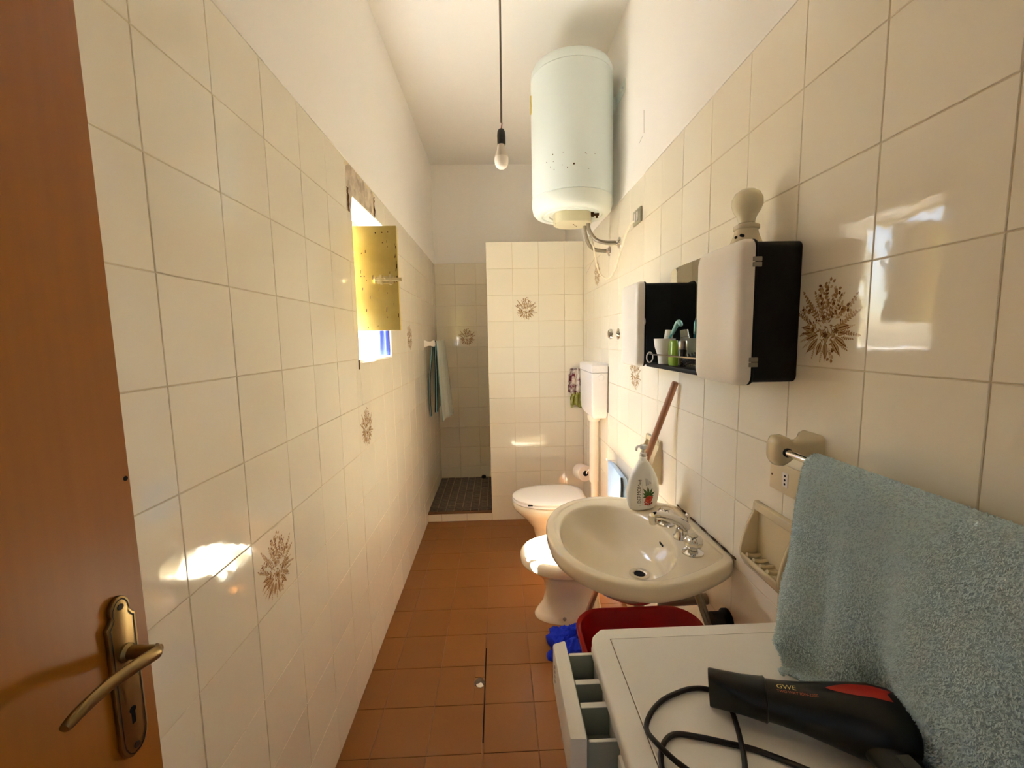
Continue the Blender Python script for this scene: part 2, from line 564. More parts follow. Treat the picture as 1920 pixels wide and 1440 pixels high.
def lay_tiles(parent, us, vs, frame, holes=(), decor=(), m='tile', tilt=0.0018, gap=GAP, name='tile', th=0.006, jig=0.0002):
    """us / vs: joint positions. frame(u, v, d) -> world point (d = height proud of the wall). decor: (u, v) inside points."""
    O = Vector(frame(0, 0, 0))
    ax = Vector(frame(1, 0, 0)) - O
    ay = Vector(frame(0, 1, 0)) - O
    an = Vector(frame(0, 0, 1)) - O
    B = Matrix((ax, ay, an)).transposed()
    for i in range(len(us) - 1):
        for j in range(len(vs) - 1):
            for (a0, a1, b0, b1) in sub_rects((us[i], us[i + 1], vs[j], vs[j + 1]), holes):
                a, b = a1 - a0 - gap, b1 - b0 - gap
                if a < 0.005 or b < 0.005:
                    continue
                uc, vc = (a0 + a1) / 2, (b0 + b1) / 2
                me = tile_mesh(a, b, m, th)
                o = bpy.data.objects.new(name, me)
                COL.objects.link(o)
                o.parent = parent
                rx, ry = random.gauss(0, tilt), random.gauss(0, tilt)
                rot = B @ Matrix.Rotation(rx, 3, 'X') @ Matrix.Rotation(ry, 3, 'Y')
                mw = rot.to_4x4()
                mw.translation = Vector(frame(uc, vc, random.gauss(0, jig)))
                o.matrix_world = mw
                for (du, dv) in decor:
                    if a0 < du < a1 and b0 < dv < b1 and a > 0.15 and b > 0.15:
                        d = bpy.data.objects.new('floral_print', FLORAL)
                        COL.objects.link(d)
                        d.parent = o
                        d.location = (0, 0, 0.0003)


def spread(a, b, step, anchor):
    k0 = math.floor((a - anchor) / step) + 1
    out = [a]
    while anchor + k0 * step < b - 1e-6:
        p = anchor + k0 * step
        if p - out[-1] > 0.012:
            out.append(p)
        k0 += 1
    if b - out[-1] < 0.012:
        out[-1] = b
    else:
        out.append(b)
    return out

# ================================================================== SETTING
WY0, WY1, WZ0, WZ1 = 1.835, 2.392, 1.372, 2.068       # window opening in the left wall
YB = 4.174                                            # shower back wall
YP = 3.3086                                           # partition front

g = G()
for (a, b) in ((-0.22, WY0), (WY0, WY1), (WY1, YB + 0.1)):
    for (c, d) in ((-0.02, WZ0), (WZ0, WZ1), (WZ1, 2.19)):
        if a == WY0 and c == WZ0:
            continue
        g.box(-0.16, -0.0018, a, b, c, d, 0)
    g.box(-0.16, 0.0012, a, b, 2.19, H + 0.02, 1)
wall_left = struct(g.build('wall_left', ['grout', 'plaster'], smooth=None), 'cream tiled left wall with small window opening and white plaster above', 'wall')
lay_tiles(wall_left, spread(-0.2, YB, 0.2017, 0.7718), spread(0.0, 2.189, 0.2, 1.389), lambda u, v, d: (d, u, v),
          holes=[(WY0, WY1, WZ0, WZ1), (1.79, 2.176, 2.0, 2.25)], decor=[(1.075, 0.889), (1.88, 1.089), (2.89, 1.49)])

g = G()
g.box(W + 0.0018, W + 0.13, -0.22, YB + 0.1, -0.02, 2.191, 0)
g.box(W - 0.0012, W + 0.13, -0.22, YB + 0.1, 2.191, H + 0.02, 1)
wall_right = struct(g.build('wall_right', ['grout', 'plaster'], smooth=None), 'cream tiled right wall carrying cabinets, sink and water heater', 'wall')
lay_tiles(wall_right, sorted(-y for y in spread(-0.2, YP, 0.2004, 0.955)), spread(0.0, 2.191, 0.2, 1.991), lambda u, v, d: (W - d, -u, v),
          decor=[(-0.855, 1.49), (-2.057, 1.29), (-2.86, 1.89)])
# plaster crack above the tiles
ck = G()
for pts in ([(1.976, 2.465), (1.974, 2.41), (1.971, 2.366)], [(1.982, 2.362), (2.01, 2.357), (2.036, 2.35)], [(2.93, 2.005), (3.08, 1.968), (3.2, 1.935)]):
    for (p, q) in zip(pts, pts[1:]):
        ck.add([(W - 0.0016, p[0] - .0016, p[1]), (W - 0.0016, p[0] + .0016, p[1] + .001), (W - 0.0016, q[0] + .0016, q[1] + .001), (W - 0.0016, q[0] - .0016, q[1])], [(0, 1, 2, 3)])
ck.build('plaster_crack', 'scar', wall_right, smooth=None)

g = G()
g.box(-0.16, W + 0.13, YB + 0.003, YB + 0.12, -0.02, 2.196, 0)
g.box(-0.16, W + 0.13, YB - 0.0012, YB + 0.12, 2.196, H + 0.02, 1)
wall_back = struct(g.build('wall_back', ['grout', 'plaster'], smooth=None), 'far wall of the shower niche, tiled below and white above', 'wall')
lay_tiles(wall_back, spread(0.0, W, 0.2, 0.1937), spread(0.08, 2.1957, 0.2, 1.5957), lambda u, v, d: (u, YB - d, v), decor=[(0.294, 1.496)])

g = G()
g.box(0.5205, W + 0.002, YP + 0.003, YP + 0.10, -0.02, 2.196, 0)
g.box(0.519, W + 0.002, YP + 0.004, YP + 0.10, 2.196, 2.2, 1)
wall_partition = struct(g.build('wall_partition', ['grout', 'plaster'], smooth=None), 'free-ended cream tiled partition screening the shower', 'wall')
lay_tiles(wall_partition, [0.518, 0.718, 0.918, 1.118, W - 0.001], [2.2 - 0.2 * k for k in range(11, -1, -1)],
          lambda u, v, d: (u, YP - d, v), decor=[(0.818, 1.7)])
lay_tiles(wall_partition, sorted(-y for y in (YP + 0.004, YP + 0.1)), [2.2 - 0.2 * k for k in range(11, -1, -1)], lambda u, v, d: (0.518 - d, -u, v))

g = G()
g.box(-0.16, W + 0.13, -0.32, YB + 0.12, H, H + 0.1)
struct(g.build('ceiling', 'ceiling', smooth=None), 'flat white painted ceiling', 'ceiling')

g = G()
g.box(-0.16, 0.02, -0.34, -0.22, 0, H)
g.box(0.92, W + 0.13, -0.34, -0.22, 0, H)
g.box(0.02, 0.92, -0.34, -0.22, 2.12, H)
struct(g.build('wall_entrance', 'plaster', smooth=None), 'plaster wall with the doorway behind the viewer', 'wall')
# the passage behind the doorway
g = G()
g.box(-0.9, 2.0, -2.4, -0.341, -0.05, 0.0, 0)
g.box(-0.9, 2.0, -2.4, -0.341, 2.9, 3.0, 1)
g.box(-1.0, -0.9, -2.5, -0.341, 0, 2.9, 1)
g.box(2.0, 2.1, -2.5, -0.341, 0, 0.9, 1)
g.box(2.0, 2.1, -2.5, -0.341, 2.2, 2.9, 1)
g.box(2.0, 2.1, -2.5, -1.8, 0.9, 2.2, 1)  # opening left beside this piece is added, unseen, to let in fill light
g.box(2.0, 2.1, -1.2, -0.341, 0.9, 2.2, 1)
g.box(-0.9, 2.0, -2.5, -2.4, 0, 2.9, 1)
g.box(-0.9, -0.16, -0.341, -0.30, 0, 3.0, 1)
g.box(W + 0.13, 2.0, -0.341, -0.30, 0, 3.0, 1)
struct(g.build('wall_passage', ['floor', 'plaster'], smooth=None), 'plain passage beyond the doorway', 'wall')

# ---- floor
g = G()
g.box(-0.16, W + 0.13, -0.34, YB + 0.12, -0.06, -0.003)
floor = struct(g.build('floor', 'floor_grout', smooth=None), 'brown square tiled bathroom floor', 'floor')
fx = [0.0, 0.108, 0.308, 0.5085, 0.708, 0.908, 1.108, W]
fy = spread(-0.3, YP, 0.2042, 2.583)
lay_tiles(floor, fx, fy, lambda u, v, d: (u, v, d), m='floor', tilt=0.0012, gap=0.0022, name='floor_tile',
          holes=[(0.5045, 0.5095, 1.40, 1.875), (0.462, 0.506, 1.645, 1.70)])
g = G()
g.box(0.5045, 0.5095, 1.40, 1.875, -0.0032, -0.0022)
g.build('open_joint', 'dark_gap', floor, smooth=None)
g = G()
R5 = random.Random(2)
ring = [(0.484 + 0.022 * math.cos(a) * R5.uniform(.8, 1.1), 1.673 + 0.028 * math.sin(a) * R5.uniform(.8, 1.1)) for a in [k * 2 * PI / 14 for k in range(14)]]
g.loft([[(x, y, -0.003) for x, y in ring], [(x, y, -0.0005) for x, y in ring]], True, True)
g.build('mortar_patch', 'stone', floor, smooth=None)
g = G()
ring = [(0.487 + 0.016 * math.cos(a) * R5.uniform(.6, 1.2), 1.657 + 0.011 * math.sin(a) * R5.uniform(.7, 1.2)) for a in [k * 2 * PI / 9 for k in range(9)]]
g.loft([[(x, y, -0.001) for x, y in ring], [(x, y, 0.0016) for x, y in ring]], True, True)
g.build('loose_chip', 'plaster', floor, smooth=None)

# ---- shower floor
g = G()
g.box(0.0, 0.5195, YP + 0.003, YP + 0.1, -0.01, 0.062)
g.box(0.0, W, YP + 0.1, YB, -0.01, 0.074)
sh = struct(g.build('floor_shower', 'stone_grout', smooth=None), 'raised shower floor of small grey stone tiles', 'floor')
lay_tiles(sh, [0.0, 0.111, 0.314, 0.5175], [0.0, 0.066], lambda u, v, d: (u, YP - d, v))
G().box(0.0, 0.5175, YP - 0.004, YP + 0.03, 0.0625, 0.0735).build('edge_trim', 'sill_brown', sh, bevel=(0.002, 1))
x, colk = 0.0, 0
while x < 0.75:
    vs_ = [YP + 0.032] + [p for p in (YP + 0.032 - 0.055 * (colk % 2) + 0.11 * k for k in range(1, 9)) if p < YB - 0.015] + [YB]
    lay_tiles(sh, [x, x + 0.068], vs_, lambda u, v, d: (u, v, 0.0775 + d), m='stone', tilt=0.012, gap=0.007, name='stone_tile', th=0.008, jig=0.0008)
    x += 0.068
    colk += 1
g = G()
g.lathe([(0.022, 0), (0.024, 0.012), (0.018, 0.026), (0.0, 0.03)], (0.425, YB - 0.03, 0.0775), (0, 0, 1), 14)
tag(g.build('drain_stopper', 'cab_black'), 'small dark rubber stopper on the shower floor by the back wall', 'stopper')

# ---- window in the left wall
win = struct(thing('window_1', (-0.08, 2.11, WZ0), 'small unglazed window with yellow wooden shutter and rough sill', 'window'))
g = G()
fxa, fxb = -0.155, -0.125
g.box(fxa, fxb, WY0 + 0.001, WY0 + 0.03, WZ0 + 0.004, WZ1 - 0.001)
g.box(fxa, fxb, WY1 - 0.03, WY1 - 0.001, WZ0 + 0.004, WZ1 - 0.001)
g.box(fxa, fxb, WY0 + 0.03, WY1 - 0.03, WZ1 - 0.03, WZ1 - 0.001)
g.build('window_frame', 'iron_yellow', win, bevel=(0.002, 1))
# reveal lining, white plaster
g = G()
g.box(-0.16, -0.002, WY0 - 0.001, WY0 + 0.0012, WZ0, WZ1)
g.box(-0.16, -0.002, WY1 - 0.0012, WY1 + 0.001, WZ0, WZ1)
g.box(-0.16, -0.002, WY0, WY1, WZ1 - 0.0012, WZ1 + 0.001)
g.build('reveal_plaster', 'plaster', win, smooth=None)
# broken sill: jagged inner lip
R6 = random.Random(11)
top = [(-0.15, WY0 + 0.002), (-0.15, WY1 - 0.002)]
n = 22
lip = [(0.004 - R6.uniform(0, 0.012) - (0.01 if k > 12 else 0), WY1 - 0.002 - (WY1 - WY0 - 0.004) * k / n) for k in range(n + 1)]
poly = [(-0.158, WY1 - 0.002)] + [(-0.158, WY0 + 0.002)] + lip[::-1]
poly = poly[::-1]
g = G().prism(poly, WZ0 - 0.001, WZ0 + 0.010, 'z')
g.build('sill_slab', 'plaster', win, smooth=None)
g = G()
for k in range(9):
    yy = WY0 + 0.05 + 0.055 * k + R6.uniform(-.01, .01)
    s = R6.uniform(0.006, 0.014)
    pts = [(yy + s * math.cos(a) * R6.uniform(.7, 1.2), -0.012 + s * math.sin(a) * R6.uniform(.7, 1.2)) for a in [i * 2 * PI / 7 for i in range(7)]]
    g.loft([[(q, p, WZ0 + 0.009) for p, q in pts], [(q * 1.0, p, WZ0 + 0.009 + s * 0.7) for p, q in pts]], True, True)
g.build('sill_crumbs', 'plaster', win, smooth=None)['kind'] = 'stuff'
G().box(-0.006, 0.0018, WY0 - 0.022, WY0 - 0.006, WZ0 - 0.026, WZ0 + 0.012).build('chipped_corner', 'chip_dark', win, smooth=None)
# cement patch above the opening
g = G()
NX, NZ = 26, 14
vs, fs = [], []
for i in range(NX + 1):
    for j in range(NZ + 1):
        yy = 1.79 + 0.385 * i / NX
        zz = 2.0 + 0.19 * j / NZ
        if yy > WY0:
            zz = WZ1 - 0.001 + (2.19 - WZ1 + 0.001) * j / NZ
        d = 0.004 * mnoise.noise((yy * 30, zz * 30, 1.0)) + 0.003 * mnoise.noise((yy * 80, zz * 80, 4.0))
        if i in (0, NX) or j in (0, NZ):
            d = -0.003
        vs.append((0.0 + d, yy, zz))
for i in range(NX):
    for j in range(NZ):
        a = i * (NZ + 1) + j
        fs.append((a, a + NZ + 1, a + NZ + 2, a + 1))
g.add(vs, fs)
g.build('cement_patch', 'cement', win, smooth=60)
for (yc, za, zb, wd) in ((1.797, 1.988, 2.085, 0.012), (2.176, 2.075, 2.168, 0.008)):
    g = G()
    pa = [(yc - wd * R6.uniform(.3, 1.0), za + (zb - za) * k / 9) for k in range(10)]
    pb = [(yc + wd * R6.uniform(.3, 1.0), za + (zb - za) * k / 9) for k in range(10)]
    vs = [(-0.001 + R6.uniform(0, .004), *p) for p in pa] + [(0.0005 + R6.uniform(0, .004), *p) for p in pb]
    g.add(vs, [(k, k + 10, k + 11, k + 1) for k in range(9)])
    g.build('broken_edge', 'scar', win, smooth=None)
# shutter leaf opened into the room
sx0, sx1, sy, sz0, sz1 = -0.112, 0.166, 1.893, 1.510, 1.957
shp = G().box(sx0, sx1, sy, sy + 0.022, sz0, sz1).build('shutter_leaf', 'shutter', win, bevel=(0.0025, 2), label='yellow painted wooden shutter leaf swung into the room')
g = G()
for (a, b) in ((0.077, 1.927), (0.105, 1.929), (0.130, 1.93), (0.006, 1.745), (0.02, 1.745)):
    g.cyl((a, sy + 0.002, b), (a, sy - 0.0012, b), 0.0028, seg=10)
g.build('nail', 'chip_dark', shp)['kind'] = 'stuff'
g = G()
for k in range(34):
    a = R6.uniform(sx0 + 0.11, sx1 - 0.012)
    b = R6.uniform(sz0 + 0.01, sz1 - 0.05)
    if R6.random() < 0.35:
        a = sx1 - R6.uniform(0.002, 0.01)
    w_, h_ = R6.uniform(0.0008, 0.0026), R6.uniform(0.002, 0.011)
    g.add([(a - w_, sy - 0.0006, b - h_), (a + w_ * .6, sy - 0.0006, b - h_ * .7), (a + w_, sy - 0.0006, b + h_), (a - w_ * .5, sy - 0.0006, b + h_ * .8)], [(0, 1, 2, 3)])
g.build('paint_flake', 'chip_dark', shp, smooth=None)['kind'] = 'stuff'
g = G()
g.box(0.075, 0.147, sy - 0.004, sy - 0.0002, 1.713, 1.745)
g.box(0.09, 0.100, sy - 0.016, sy - 0.003, 1.709, 1.749)
g.box(0.130, 0.140, sy - 0.016, sy - 0.003, 1.706, 1.752)
g.box(0.066, 0.074, sy - 0.012, sy - 0.0002, 1.717, 1.741)
g.cyl((0.068, sy - 0.010, 1.729), (0.184, sy - 0.010, 1.729), 0.0075, seg=14)
g.cyl((0.114, sy - 0.010, 1.729), (0.114, sy - 0.030, 1.735), 0.0045, seg=10)
g.build('sliding_bolt', 'iron_yellow', shp, bevel=(0.001, 1))
for zz in (1.60, 1.87):
    g = G()
    g.cyl((sx0 - 0.004, sy + 0.011, zz - 0.025), (sx0 - 0.004, sy + 0.011, zz + 0.025), 0.006, seg=12)
    g.build('hinge', 'chip_dark', shp)

# blue cloth hanging at the far jamb
g = G()
rows = 16
cols = 10
vs, fs = [], []
for j in range(rows + 1):
    t = j / rows
    zz = 1.99 - (1.99 - (WZ0 + 0.015)) * t
    for i in range(cols + 1):
        s = i / cols
        xx = -0.062 + 0.008 * math.sin(t * 3) + s * (0.052 + 0.006 * math.cos(t * 5))
        yy = WY1 - 0.016 - 0.006 * math.sin(s * 9 + t * 2) - 0.004 * t
        vs.append((xx, yy, zz))
for j in range(rows):
    for i in range(cols):
        a = j * (cols + 1) + i
        fs.append((a, a + 1, a + cols + 2, a + cols + 1))
g.add(vs, fs)
cl = tag(g.build('window_cloth', 'blue_curtain'), 'royal blue cloth hanging against the far side of the window', 'cloth')
sm = cl.modifiers.new('thickness', 'SOLIDIFY')
sm.thickness = 0.003

# terrace outside
g = G().box(-7, -0.161, -5, 9, -0.15, -0.05)
struct(g.build('ground_terrace', 'concrete', smooth=None), 'pale terrace outside the window', 'ground')

# ---- door (open against the left wall)
door = struct(thing('door_1', (0.05, -0.2, 0.0), 'warm brown wooden door standing open along the left wall', 'door'))
DX = 0.07
leaf = G().box(0.032, DX, -0.19, 0.5965, 0.008, 2.1).build('door_leaf', 'door_wood', door, bevel=(0.002, 2))
G().cyl((DX + 0.0006, 0.589, 1.279), (DX - 0.002, 0.589, 1.279), 0.0035, seg=10).build('screw_hole', 'black_hole', leaf)
py = 0.552
half = [(0.0215, 0.922), (0.0215, 1.085), (0.0225, 1.093), (0.017, 1.098), (0.0135, 1.104), (0.0150, 1.110), (0.0135, 1.118), (0.009, 1.124), (0.0035, 1.1275)]
low = [(0.0215, 0.922), (0.0195, 0.912), (0.014, 0.902), (0.007, 0.8965)]
poly = [(py + a, b) for a, b in low[::-1][:-1]] + [(py + a, b) for a, b in half] + [(py - a, b) for a, b in half[::-1]] + [(py - a, b) for a, b in low[1:]]
plate = G().prism(poly, DX, DX + 0.006, 'x').build('handle_plate', 'brass', door, bevel=(0.0016, 2), label='ornate antique brass escutcheon plate with lever')
# engraved dark border line
inner = [(py + (a - py) * 0.84, 1.01 + (b - 1.01) * 0.972) for a, b in poly]
inner2 = [(py + (a - py) * 0.76, 1.01 + (b - 1.01) * 0.958) for a, b in poly]
g = G()
nn = len(inner)
g.add([(DX + 0.0064, *p) for p in inner] + [(DX + 0.0064, *p) for p in inner2], [(i, (i + 1) % nn, nn + (i + 1) % nn, nn + i) for i in range(nn)])
g.build('engraved_border', 'brass_dark', plate, smooth=None)
g = G()
g.cyl((DX + 0.003, py, 0.962), (DX + 0.0068, py, 0.962), 0.0048, seg=14)
g.box(DX + 0.003, DX + 0.0068, py - 0.0026, py + 0.0026, 0.942, 0.962)
g.build('keyhole', 'black_hole', plate)
for zz in (1.113, 0.909):
    G().cyl((DX + 0.004, py, zz), (DX + 0.0072, py, zz), 0.0042, seg=14).build('screw', 'brass_dark', plate)
g = G()
g.lathe([(0.012, 0.0), (0.012, 0.004), (0.009, 0.008), (0.0085, 0.045)], (DX + 0.005, py, 1.047), (1, 0, 0), 20)
lever_path = [(DX + 0.046, py + 0.004, 1.048), (DX + 0.053, py - 0.006, 1.050), (DX + 0.054, py - 0.03, 1.056), (DX + 0.052, py - 0.07, 1.062), (DX + 0.05, py - 0.105, 1.060), (DX + 0.048, py - 0.124, 1.055)]
P = catmull(lever_path, 8)
rings = []
for k, p in enumerate(P):
    t = k / (len(P) - 1)
    hw = 0.0095 - 0.003 * abs(t - 0.35) * 1.2
    if t > 0.9:
        hw *= max(0.5, 1 - ((t - 0.9) / 0.1) ** 2 * 0.5)
    rings.append([Vector((p.x + 0.0055 * math.cos(a), p.y, p.z + hw * math.sin(a))) for a in [i * 2 * PI / 14 for i in range(14)]])
g.loft(rings)
g.build('lever', 'brass', plate)

# ================================================================== FIXTURES
# ---- toilet
TY = 2.765
t = thing('toilet', (0.95, TY, 0.0), 'ivory ceramic toilet with closed white lid below the wall cistern', 'toilet')
rings = [egg(0.98, TY, 0.0, .185, .17, .108), egg(0.98, TY, 0.025, .182, .17, .105), egg(0.98, TY, 0.10, .15, .17, .085),
         egg(0.97, TY, 0.19, .165, .18, .092), egg(0.95, TY, 0.26, .205, .20, .132), egg(0.93, TY, 0.31, .237, .21, .166),
         egg(0.92, TY, 0.335, .246, .225, .18), egg(0.92, TY, 0.365, .247, .23, .182), egg(0.92, TY, 0.372, .242, .226, .177)]
G().loft(rings).build('bowl', 'ceramic', t, smooth=50)
seat = G().loft([egg(0.92, TY, 0.376, .244, .232, .180, pw_b=3.2), egg(0.92, TY, 0.380, .250, .236, .185, pw_b=3.2), egg(0.92, TY, 0.391, .250, .236, .185, pw_b=3.2), egg(0.92, TY, 0.394, .246, .232, .181, pw_b=3.2)]).build('seat', 'lid', t, smooth=50)
lidm = G().loft([egg(0.92, TY, 0.3965, .246, .232, .181, pw_b=3.6), egg(0.92, TY, 0.400, .249, .236, .184, pw_b=3.6), egg(0.92, TY, 0.408, .249, .236, .184, pw_b=3.6),
                 egg(0.92, TY, 0.414, .240, .230, .176, pw_b=3.6), egg(0.92, TY, 0.419, .20, .20, .145, pw_b=3.6), egg(0.92, TY, 0.421, .08, .08, .06)]).build('lid', 'lid', t, smooth=50)
G().box(0.765, 0.795, TY - 0.1625, TY - 0.150, 0.394, 0.4005).build('notch_block', 'cab_black', t, bevel=(0.001, 1))  # black block added to stand for the dark lift notch
G().box(1.15, 1.163, TY - 0.085, TY + 0.085, 0.372, 0.40).build('hinge_bar', 'lid', t, bevel=(0.003, 2))
G().tube([(1.225, TY - 0.02, 0.50), (1.225, TY - 0.02, 0.36), (1.215, TY - 0.012, 0.27), (1.16, TY, 0.245), (1.10, TY, 0.24)], 0.024, 16).build('inlet_elbow', 'pvc', t)

# ---- flush pipe and cistern
cis = thing('cistern', (W - 0.05, 2.742, 0.93), 'white plastic wall cistern above the toilet with long flush pipe', 'cistern')
Y0, Y1 = 2.556, 2.930
X0 = 1.164


def cring(z, dx, dy, r=0.009):
    return [(p[0], p[1], z) for p in rrect((X0 + dx + W - 0.001) / 2, (Y0 + Y1) / 2, (W - 0.001 - X0 - dx) / 2, (Y1 - Y0) / 2 - dy, r, 5)]


G().loft([cring(0.955, 0.035, 0.05), cring(0.958, 0.02, 0.035), cring(0.985, 0.006, 0.012), cring(1.03, 0.003, 0.004), cring(1.245, 0, 0), cring(1.2455, 0.004, 0.004)]).build('tank', 'white_plastic', cis, smooth=40)
G().loft([cring(1.2475, 0.004, 0.004), cring(1.249, -0.002, -0.003), cring(1.290, -0.002, -0.003), cring(1.298, 0.004, 0.006), cring(1.302, 0.02, 0.03)]).build('tank_lid', 'white_plastic', cis, smooth=40)
G().lathe([(0.019, 0), (0.019, 0.003), (0.017, 0.005), (0.0, 0.0052)], (1.222, Y0 + 0.0015, 1.218), (0, -1, 0), 24).build('flush_button', 'white_plastic', cis)
G().box(W - 0.004, W - 0.0004, Y0 - 0.004, Y0 + 0.02, 1.0, 1.285).build('back_gasket', 'cord_grey', cis)
G().lathe([(0.044, 0.958), (0.044, 0.935), (0.035, 0.915), (0.030, 0.914), (0.030, 0.50)][::-1], (1.222, TY - 0.02, 0), (0, 0, 1), 24).build('flush_pipe', 'pvc', cis, smooth=40)

# ---- paper roll on its chrome holder
tp = thing('toilet_paper_holder', (W, 2.95, 0.51), 'chrome holder with hanging toilet paper roll beside the flush pipe', 'paper holder')
ra = Vector((0.25, -0.95, 0.12)).normalized()
rc = Vector((1.182, 2.93, 0.503))
prof = [(0.02, -0.05), (0.054, -0.05), (0.056, -0.047), (0.056, 0.047), (0.054, 0.05), (0.02, 0.05)]
G().lathe(prof, rc, ra, 32, cap0=False, cap1=False).build('paper_roll', 'paper', tp, smooth=40)
G().lathe([(0.0198, -0.049), (0.0198, 0.051)], rc, ra, 24).build('roll_hole_shade', 'cab_black', tp)  # solid black plug: shade inside the roll's hole put into colour
g = G()
g.lathe([(0.02, 0), (0.02, 0.004), (0.012, 0.01), (0.008, 0.03)], (W - 0.001, 2.87, 0.545), (-1, 0, 0), 20)
g.tube([(1.235, 2.87, 0.545), (1.215, 2.868, 0.54), (1.20, 2.872, 0.522), tuple(rc + ra * 0.056), tuple(rc - ra * 0.05)], 0.005, 10)
g.build('arm', 'chrome', tp)

# ---- bidet
BY = 2.09
b = thing('bidet', (0.95, 2.10, 0.0), 'ivory ceramic bidet with sunlit basin in front of the toilet', 'bidet')


def br(z, xm, af, ab, hw, dy=0.0):
    return egg(xm, BY + dy, z, af, ab, hw, 56)


rings = [br(0, .95, .19, .17, .104, .02), br(.012, .95, .19, .17, .104, .02), br(.03, .95, .178, .166, .094, .02), br(.08, .95, .145, .155, .072, .02),
         br(.15, .95, .130, .155, .066, .018), br(.21, .95, .145, .17, .082, .012), br(.26, .94, .185, .195, .125, .006), br(.295, .935, .22, .215, .165),
         br(.312, .93, .238, .228, .188), br(.322, .93, .243, .235, .193), br(.352, .93, .244, .236, .194), br(.364, .93, .239, .232, .189), br(.368, .93, .230, .226, .180),
         br(.367, .93, .212, .205, .162), br(.360, .93, .203, .195, .153), br(.335, .93, .195, .186, .145), br(.28, .935, .168, .158, .118), br(.24, .945, .11, .11, .075), br(.228, .95, .05, .05, .035)]
G().loft(rings).build('body', 'ceramic', b, smooth=60)
G().lathe([(0.009, 0), (0.009, 0.003), (0.004, 0.006), (0, 0.006)], (0.905, 2.016, 0.03), (0, -1, 0.45), 14).build('fixing_screw', 'tin', b)
g = G()
g.lathe([(0.024, 0), (0.022, 0.012), (0.017, 0.03), (0.017, 0.05), (0.0, 0.054)], (1.105, BY, 0.366), (0, 0, 1), 22)
g.tube([(1.105, BY, 0.395), (1.06, BY, 0.415), (1.02, BY, 0.405)], 0.009, 12)
g.tube([(1.105, BY, 0.418), (1.10, BY, 0.45), (1.075, BY, 0.478)], 0.006, 10)
g.build('mixer_tap', 'chrome', b)

# ---- wall sink
SYC = 1.337
half_o = [(.742, 0), (.748, .075), (.765, .14), (.80, .21), (.84, .255), (.89, .292), (.98, .320), (1.083, .303), (1.186, .254), (1.25, .212), (1.2655, .196), (1.2655, .10), (1.2655, 0)]


def resample(pts, n):
    P = [Vector((p[0], p[1], 0)) for p in pts]
    D = [0]
    for a, c in zip(P, P[1:]):
        D.append(D[-1] + (c - a).length)
    out = []
    for k in range(n + 1):
        s = D[-1] * k / n
        i = max(j for j in range(len(D)) if D[j] <= s + 1e-9)
        i = min(i, len(P) - 2)
        f = (s - D[i]) / (D[i + 1] - D[i])
        out.append(P[i].lerp(P[i + 1], f))
    return out


sm_o = [Vector(p) for p in catmull([(x, y, 0) for x, y in half_o[:11]], 6)] + [Vector((1.2655, .10, 0)), Vector((1.2655, 0, 0))]
ho = resample([(p.x, p.y) for p in sm_o], 40)
outl = [(p.x, p.y) for p in ho] + [(p.x, -p.y) for p in ho[-2:0:-1]]
NO = len(outl)
sc_ = Vector((0.962, -0.022))


def orn(z, inset=0.0, c=(1.02, 0)):
    out = []
    for (x, y) in outl:
        dx, dy = x - c[0], y - c[1]
        L = math.hypot(dx, dy)
        k = (L - inset) / L
        out.append((c[0] + dx * k, SYC + c[1] + dy * k, z))
    return out


def irn(z, k, drift=0.0, grow=0.0):
    out = []
    for (x, y) in outl:
        a = math.atan2(y, x - 1.0)
        cx = sc_.x + drift * 0.085
        out.append((cx + (0.173 + grow) * k * math.cos(a), SYC + sc_.y + (0.252 + grow) * k * math.sin(a), z))
    return out


sink = thing('washbasin', (W, SYC, 0.74), 'oval ivory ceramic wall basin with twin-handle tap', 'sink')
rings = [irn(.648, .2, .7), irn(.652, .42, .6), irn(.672, .62, .4), irn(.708, .80, .15), irn(.748, .97, .03, .002), orn(.766, .03), orn(.766, .012), orn(.772, .003), orn(.79, 0), orn(.808, 0), orn(.8140, .0008), orn(.8170, .0032),
         orn(.8182, .008), orn(.8186, .026), orn(.8182, .0285), orn(.8155, .0315), orn(.8150, .034), irn(.8145, 1, 0, .010), irn(.812, 1, 0, .005), irn(.804, 1, 0, .001), irn(.78, .965, .02), irn(.745, .87, .15), irn(.712, .70, .4), irn(.690, .48, .7), irn(.680, .27, .9), irn(.676, .12, 1.0), irn(.672, .10, 1.0)]
G().loft(rings).build('basin', 'ceramic', sink, smooth=50)
dr = (sc_.x + 0.085, SYC + sc_.y)
g = G().lathe([(0.034, 0.0), (0.033, 0.004), (0.022, 0.004), (0.019, 0.0005), (0.0, 0.0005)], (dr[0], dr[1], 0.6775), (0, 0, 1), 28)
g.build('drain', 'chrome', sink)
G().lathe([(0.0175, 0), (0.0175, 0.001), (0, 0.001)], (dr[0], dr[1], 0.6785), (0, 0, 1), 20).build('drain_hole', 'black_hole', sink)
G().box(1.1165, 1.1205, SYC - 0.035, SYC - 0.008, 0.775, 0.783).build('overflow_slot', 'black_hole', sink, bevel=(0.0015, 1))
